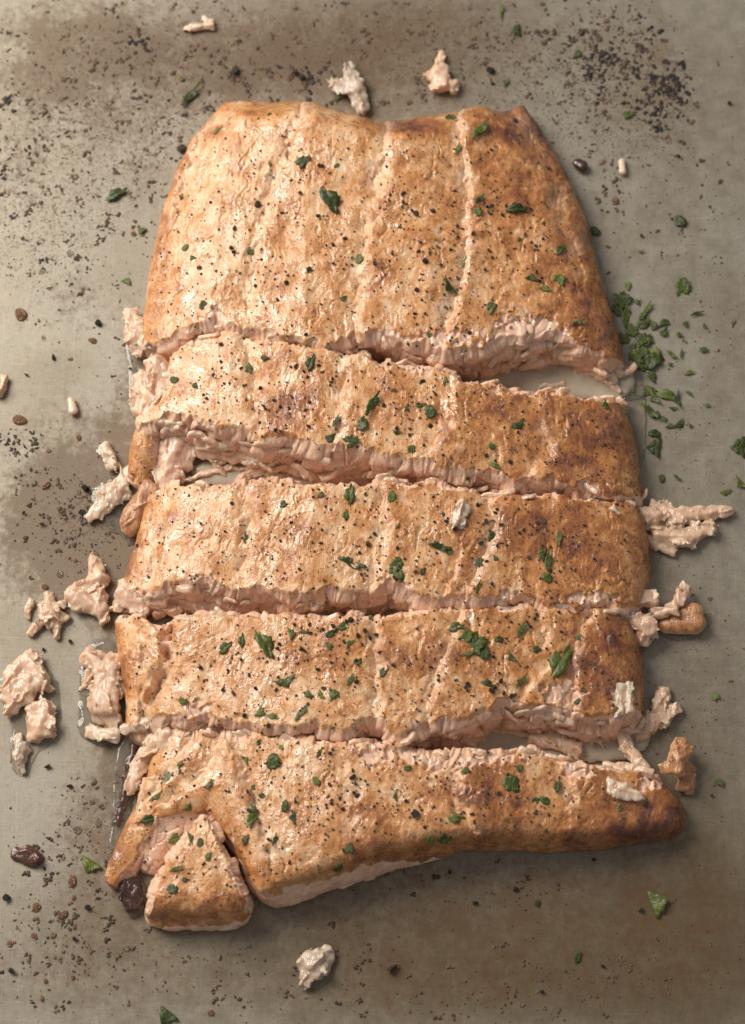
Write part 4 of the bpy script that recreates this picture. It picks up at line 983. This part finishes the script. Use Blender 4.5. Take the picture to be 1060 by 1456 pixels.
# ------------------------------------------------------------------ cracked pepper
def pepper_mesh(i):
    r = np.random.default_rng(900 + i)
    import bmesh
    bm = bmesh.new(); bmesh.ops.create_icosphere(bm, subdivisions=2 if i < 2 else 1, radius=.5)
    sc = r.uniform(.7, 1.15, 3)
    for v in bm.verts:
        v.co = Vector(np.array(v.co) * sc * (1 + r.uniform(-.38, .25)))
    me = bpy.data.meshes.new('pepper_grain'); bm.to_mesh(me); bm.free()
    me.materials.append(M['pepper'])
    return me
PEP = [pepper_mesh(i) for i in range(7)]
PCL = [(480, 1140, 55, 34, 5.5), (500, 1130, 30, 10, 7), (430, 560, 60, 24, 6), (395, 600, 34, 10, 6.5), (565, 290, 40, 14, 7), (700, 295, 22, 16, 7), (440, 930, 90, 50, 7), (500, 900, 60, 30, 6), (690, 750, 60, 34, 6), (710, 980, 20, 7, 10), (555, 800, 40, 14, 7),
       (600, 580, 60, 22, 6), (620, 470, 60, 18, 6), (790, 300, 60, 14, 5), (620, 960, 60, 30, 6), (830, 800, 60, 12, 6), (650, 320, 120, 40, 6), (350, 380, 90, 34, 6), (430, 300, 100, 34, 6), (620, 400, 90, 24, 6), (760, 360, 70, 20, 6),
       (330, 540, 60, 22, 6), (720, 620, 90, 26, 6), (330, 770, 90, 26, 6), (560, 740, 90, 30, 6), (760, 760, 70, 24, 6), (320, 950, 60, 24, 6), (720, 900, 60, 30, 6), (400, 1150, 80, 26, 6), (600, 1140, 70, 30, 6), (700, 1120, 60, 18, 6), (290, 1240, 40, 10, 5), (250, 1110, 50, 12, 5), (880, 430, 1, 1, 8), (870, 640, 30, 8, 5), (560, 560, 90, 26, 6)]
grains = [(867 - 340 + 5, 375, 8), (490, 339, 8), (604, 372, 9), (438, 384, 11), (328, 353, 9), (366, 292, 10), (455, 235, 9), (733, 172, 8), (648, 272, 6), (592, 1158, 13), (503, 1105, 11), (455, 520, 7), (548, 735, 6), (700, 830, 8)]
rg = random.Random(8)
for (cx, cy, rad, n, sz) in PCL:
    for _ in range(n):
        grains.append((cx + rg.gauss(0, rad * .6), cy + rg.gauss(0, rad * .45), sz * rg.choice([.45, .55, .6, .7, .85, 1.0, 1.1])))
for _ in range(3000):
    grains.append((rg.uniform(185, 930), rg.uniform(160, 1290), rg.choice([2, 2.4, 2.8, 3.2, 3.6, 4.2, 5.0])))
grains = [g for g in grains if 0 < g[0] < W and 0 < g[1] < Hh and SURF[int(g[1]), int(g[0])] >= 0]
pang = [(420, 103, 9), (430, 110, 10), (168 * 2, 100, 12), (697, 100, 11), (558, 1377, 16), (700, 118, 7), (10, 1277, 11), (16, 1380, 12), (125, 1290, 9), (140, 460, 9), (76, 508, 8), (38, 533, 6), (186, 525, 8), (140, 820, 9), (100, 1118, 9), (68, 1090, 9), (106, 1335, 8),
        (676, 1284, 8), (733, 1264, 7), (912, 1166 + 128, 7), (770, 1410, 8), (858, 1374, 6), (640, 1240, 8), (845, 1230 - 8, 6), (1012, 1131, 5), (260, 212, 14), (1037, 147, 6), (965, 222, 7), (912, 335, 6), (60, 745, 8), (118, 730, 10), (122, 695, 14), (34, 730, 7), (100, 912, 8), (62, 924, 6)]
grains.sort(key=lambda g: -g[2])
def grain_label(own, big):
    return ('coarse' if big else 'small') + ' black cracked pepper grain on ' + WHERE[own]
nb = 300 - len(pang)
small_v, small_t = [], []
grains = [(a, b, c * (.95 if c > 4 else 1)) for a, b, c in grains]
ico = PEP[3]; iv = np.array([v.co for v in ico.vertices]); it = np.array([p.vertices for p in ico.polygons])
for k, (x, y, s) in enumerate(pang + grains):
    sz = s * .25 * MM
    if k < 300:
        o = link('pepper_grain', PEP[rg.randrange(7)])
        o.scale = (sz * rg.uniform(.8, 1.2), sz, sz * .8)
        own = place(o, x, y, rg.uniform(0, 6.28), sz * .22, .5)
        lab = grain_label(own, s >= 7)
        tag(o, lab, 'pepper grain', lab.replace('grain', 'grains'))
    else:
        c, n, own = surf(x, y)
        a = rg.uniform(0, 6.28); R = np.array(Matrix.Rotation(a, 3, (rg.random(), rg.random(), 1)))
        small_t.append(it + len(small_v) * len(iv))
        small_v.append((iv * sz * np.array([rg.uniform(.7, 1.5), 1, .7])) @ R.T + np.array(c + n * sz * .15))
me = make_mesh('pepper_dust', np.concatenate(small_v), np.zeros((0, 4)), np.concatenate(small_t), mat=M['pepper'], smooth=False)
tag(link('pepper_dust', me), 'fine black pepper dust sprinkled over the seared crust', 'pepper', kind='stuff')

# ------------------------------------------------------------------ burnt specks baked on the sheet
SPK = [(200, 70, 170, 80, 260, 4, .5), (330, 110, 110, 70, 160, 5, .35), (430, 110, 32, 18, 26, 6.5, .05), (205, 62, 20, 16, 18, 6.5, .1), (330, 110, 18, 14, 16, 6.5, .05), (20, 140, 24, 14, 14, 6, .1), (90, 170, 110, 120, 300, 4, .5), (20, 240, 50, 90, 100, 5, .3), (230, 230, 50, 60, 60, 5, .4), (150, 330, 90, 80, 110, 4, .45), (60, 360, 80, 70, 70, 4, .35),
       (130, 420, 80, 60, 70, 3, .6), (540, 50, 120, 60, 130, 4, .4), (600, 130, 70, 35, 60, 4, .5), (700, 60, 90, 60, 110, 4, .35), (800, 120, 90, 70, 170, 4, .45), (860, 70, 60, 55, 150, 5, .2), (935, 125, 34, 36, 170, 5.5, .0), (860, 90, 20, 26, 40, 6, 0.0), (900, 50, 40, 40, 80, 5, .2), (830, 95, 30, 40, 50, 5, .3),
       (940, 190, 40, 50, 70, 4, .5), (850, 230, 60, 60, 70, 4, .5), (930, 300, 70, 70, 90, 3, .5), (1000, 420, 50, 120, 110, 2.4, .5), (990, 640, 50, 120, 90, 2, .5), (980, 930, 60, 110, 140, 2.4, .6), (1000, 1080, 40, 80, 40, 2, .6),
       (110, 730, 60, 50, 200, 3.5, .5), (80, 700, 50, 60, 60, 4, .4), (130, 790, 40, 40, 90, 3, .55), (20, 630, 25, 20, 40, 5, .3), (60, 1290, 70, 100, 150, 4, .4), (120, 1180, 40, 60, 140, 3, .65), (100, 1350, 70, 60, 90, 4, .35), (200, 1400, 120, 40, 60, 3, .5),
       (560, 1300, 160, 50, 80, 3, .4), (700, 1270, 110, 30, 80, 3.4, .35), (780, 1400, 130, 35, 130, 3, .5), (930, 1370, 80, 40, 90, 2.6, .5), (450, 1410, 120, 35, 60, 3, .4), (700, 1440, 90, 20, 40, 3, .4), (340, 1350, 80, 40, 50, 2.6, .5), (530, 728, 420, 560, 500, 2.2, .6), (150, 560, 100, 60, 60, 2.6, .5)]
def speck_cloud():
    r = np.random.default_rng(77)
    V, T, MK = [], [], []; nv = 0
    for (cx, cy, rx, ry, n, sz, tone) in SPK:
        for _ in range(n):
            px, py = r.normal(cx, rx * .75), r.normal(cy, ry * .75)
            if not (-30 < px < W + 30 and -30 < py < Hh + 30): continue
            if 0 <= px < W and 0 <= py < Hh and SURF[int(py), int(px)] >= 0: continue
            s = sz * (1.05 if cy < 500 or cx < 250 else 1.0) * r.choice([.3, .4, .5, .6, .8, 1.0, 1.5]) * .25 * .62 * r.uniform(.8, 1.3)
            x, y = P(px, py, 0)
            parts = 1 + (s > .6) * r.integers(0, 4)
            tn = np.clip(tone * .8 + .05 + abs(r.normal(0, .28)) - .12 * (s > .7), 0, 1)
            for _p in range(parts):
                m = int(r.integers(6, 10))
                th = np.sort(r.uniform(0, 2 * np.pi, m)) if m < 7 else np.linspace(0, 2 * np.pi, m, endpoint=False) + r.uniform(0, 6)
                rad = s * r.uniform(.45, 1.35, m); e = r.uniform(.45, 1.0); an = r.uniform(0, 3.14)
                lx, ly = rad * np.cos(th), rad * np.sin(th) * e
                ox, oy = (r.normal(0, s * 1.1, 2) if _p else (0, 0))
                gx, gy = lx * np.cos(an) - ly * np.sin(an) + ox, lx * np.sin(an) + ly * np.cos(an) + oy
                X = np.concatenate([[ox], ox + (gx - ox) * .6, gx]) * MM + float(x); Y = np.concatenate([[oy], oy + (gy - oy) * .6, gy]) * MM + float(y)
                hh = min(.05, s * .05) * MM
                Z = np.concatenate([[hh], np.full(m, hh * .8) * r.uniform(.6, 1.2, m), np.full(m, -.00045)])
                V.append(np.stack([X, Y, Z - .0001], 1)); MK.append(np.tile([tn, 0, 0], (2 * m + 1, 1)))
                for a in range(m):
                    b = (a + 1) % m
                    T += [(nv, nv + 1 + a, nv + 1 + b), (nv + 1 + a, nv + 1 + m + a, nv + 1 + m + b), (nv + 1 + a, nv + 1 + m + b, nv + 1 + b)]
                nv += 2 * m + 1
    me = make_mesh('burnt_specks', np.concatenate(V), np.zeros((0, 4)), T, np.concatenate(MK), M['burnt'])
    tag(link('burnt_specks', me), 'dark burnt specks of drippings baked all over the metal sheet', 'burnt specks', kind='stuff')
speck_cloud()

# ------------------------------------------------------------------ drops of fat and juice
def drop_mesh(mat):
    n = 14; v = []; q = []
    prof_ = [(1, -.05), (.98, .12), (.88, .30), (.66, .45), (.36, .54)]
    for rr, z in prof_:
        for a in range(n):
            th = 2 * math.pi * a / n
            k = 1 + .10 * math.cos(2 * th + .4) + .06 * math.cos(3 * th)
            v.append((rr * k * math.cos(th) * .5, rr * k * math.sin(th) * .5, z * .5))
    v.append((0, 0, .285))
    for k in range(4):
        for a in range(n):
            b = (a + 1) % n
            q.append((k * n + a, k * n + b, k * n + n + b, k * n + n + a))
    t = [(4 * n + a, 4 * n + (a + 1) % n, 5 * n) for a in range(n)]
    return make_mesh('juice_drop', v, q, t, mat=mat)
DB, DC = drop_mesh(M['drop_brown']), drop_mesh(mat_liquid('clear_fat', (0.93, 0.86, 0.74), 0.05, 0.92, 1.5))
DROPS = [(30, 447, 24, 0), (62, 480, 9, 1), (28, 597, 24, 0), (88, 140, 13, 1), (60, 385, 14, 1), (103, 1253, 20, 0), (52, 1290, 14, 0), (92, 1300, 14, 0), (110, 1180, 14, 1), (76, 1330, 9, 0), (14, 1342, 10, 0), (180, 1348, 12, 1), (105, 1276, 9, 0), (60, 1420, 10, 0),
         (112, 700, 9, 1), (93, 770, 8, 1), (106, 771, 8, 1), (66, 690, 16, 0), (140, 1170, 10, 1), (300, 1440, 10, 0), (115, 688, 8, 1), (875, 285, 13, 0), (112, 622, 11, 0), (190, 332, 10, 0), (132, 484, 14, 0), (85, 815, 14, 1), (64, 834, 12, 0), (20, 1340, 7, 0), (48, 1330, 9, 0), (104, 1390, 8, 0), (40, 1240, 7, 0), (130, 1140, 9, 1), (90, 1220, 8, 1), (65, 1395, 8, 0), (150, 1320, 8, 1), (100, 360, 12, 1), (220, 1385, 8, 1), (355, 1345, 7, 1)]
for (x, y, s, c) in DROPS:
    o = link('juice_drop', DC if c else DB)
    k = s * .21 * MM
    o.scale = (k, k * rg.uniform(.7, 1.3), k * .75)
    place(o, x, y, rg.uniform(0, 6.28), -.0002, 0)
    lab = ('small ' if s < 12 else 'large ') + ('clear fat drop' if c else 'brown juice drop') + ' beading on the bare baking sheet'
    tag(o, lab, 'drop', lab.replace('drop', 'drops', 1))
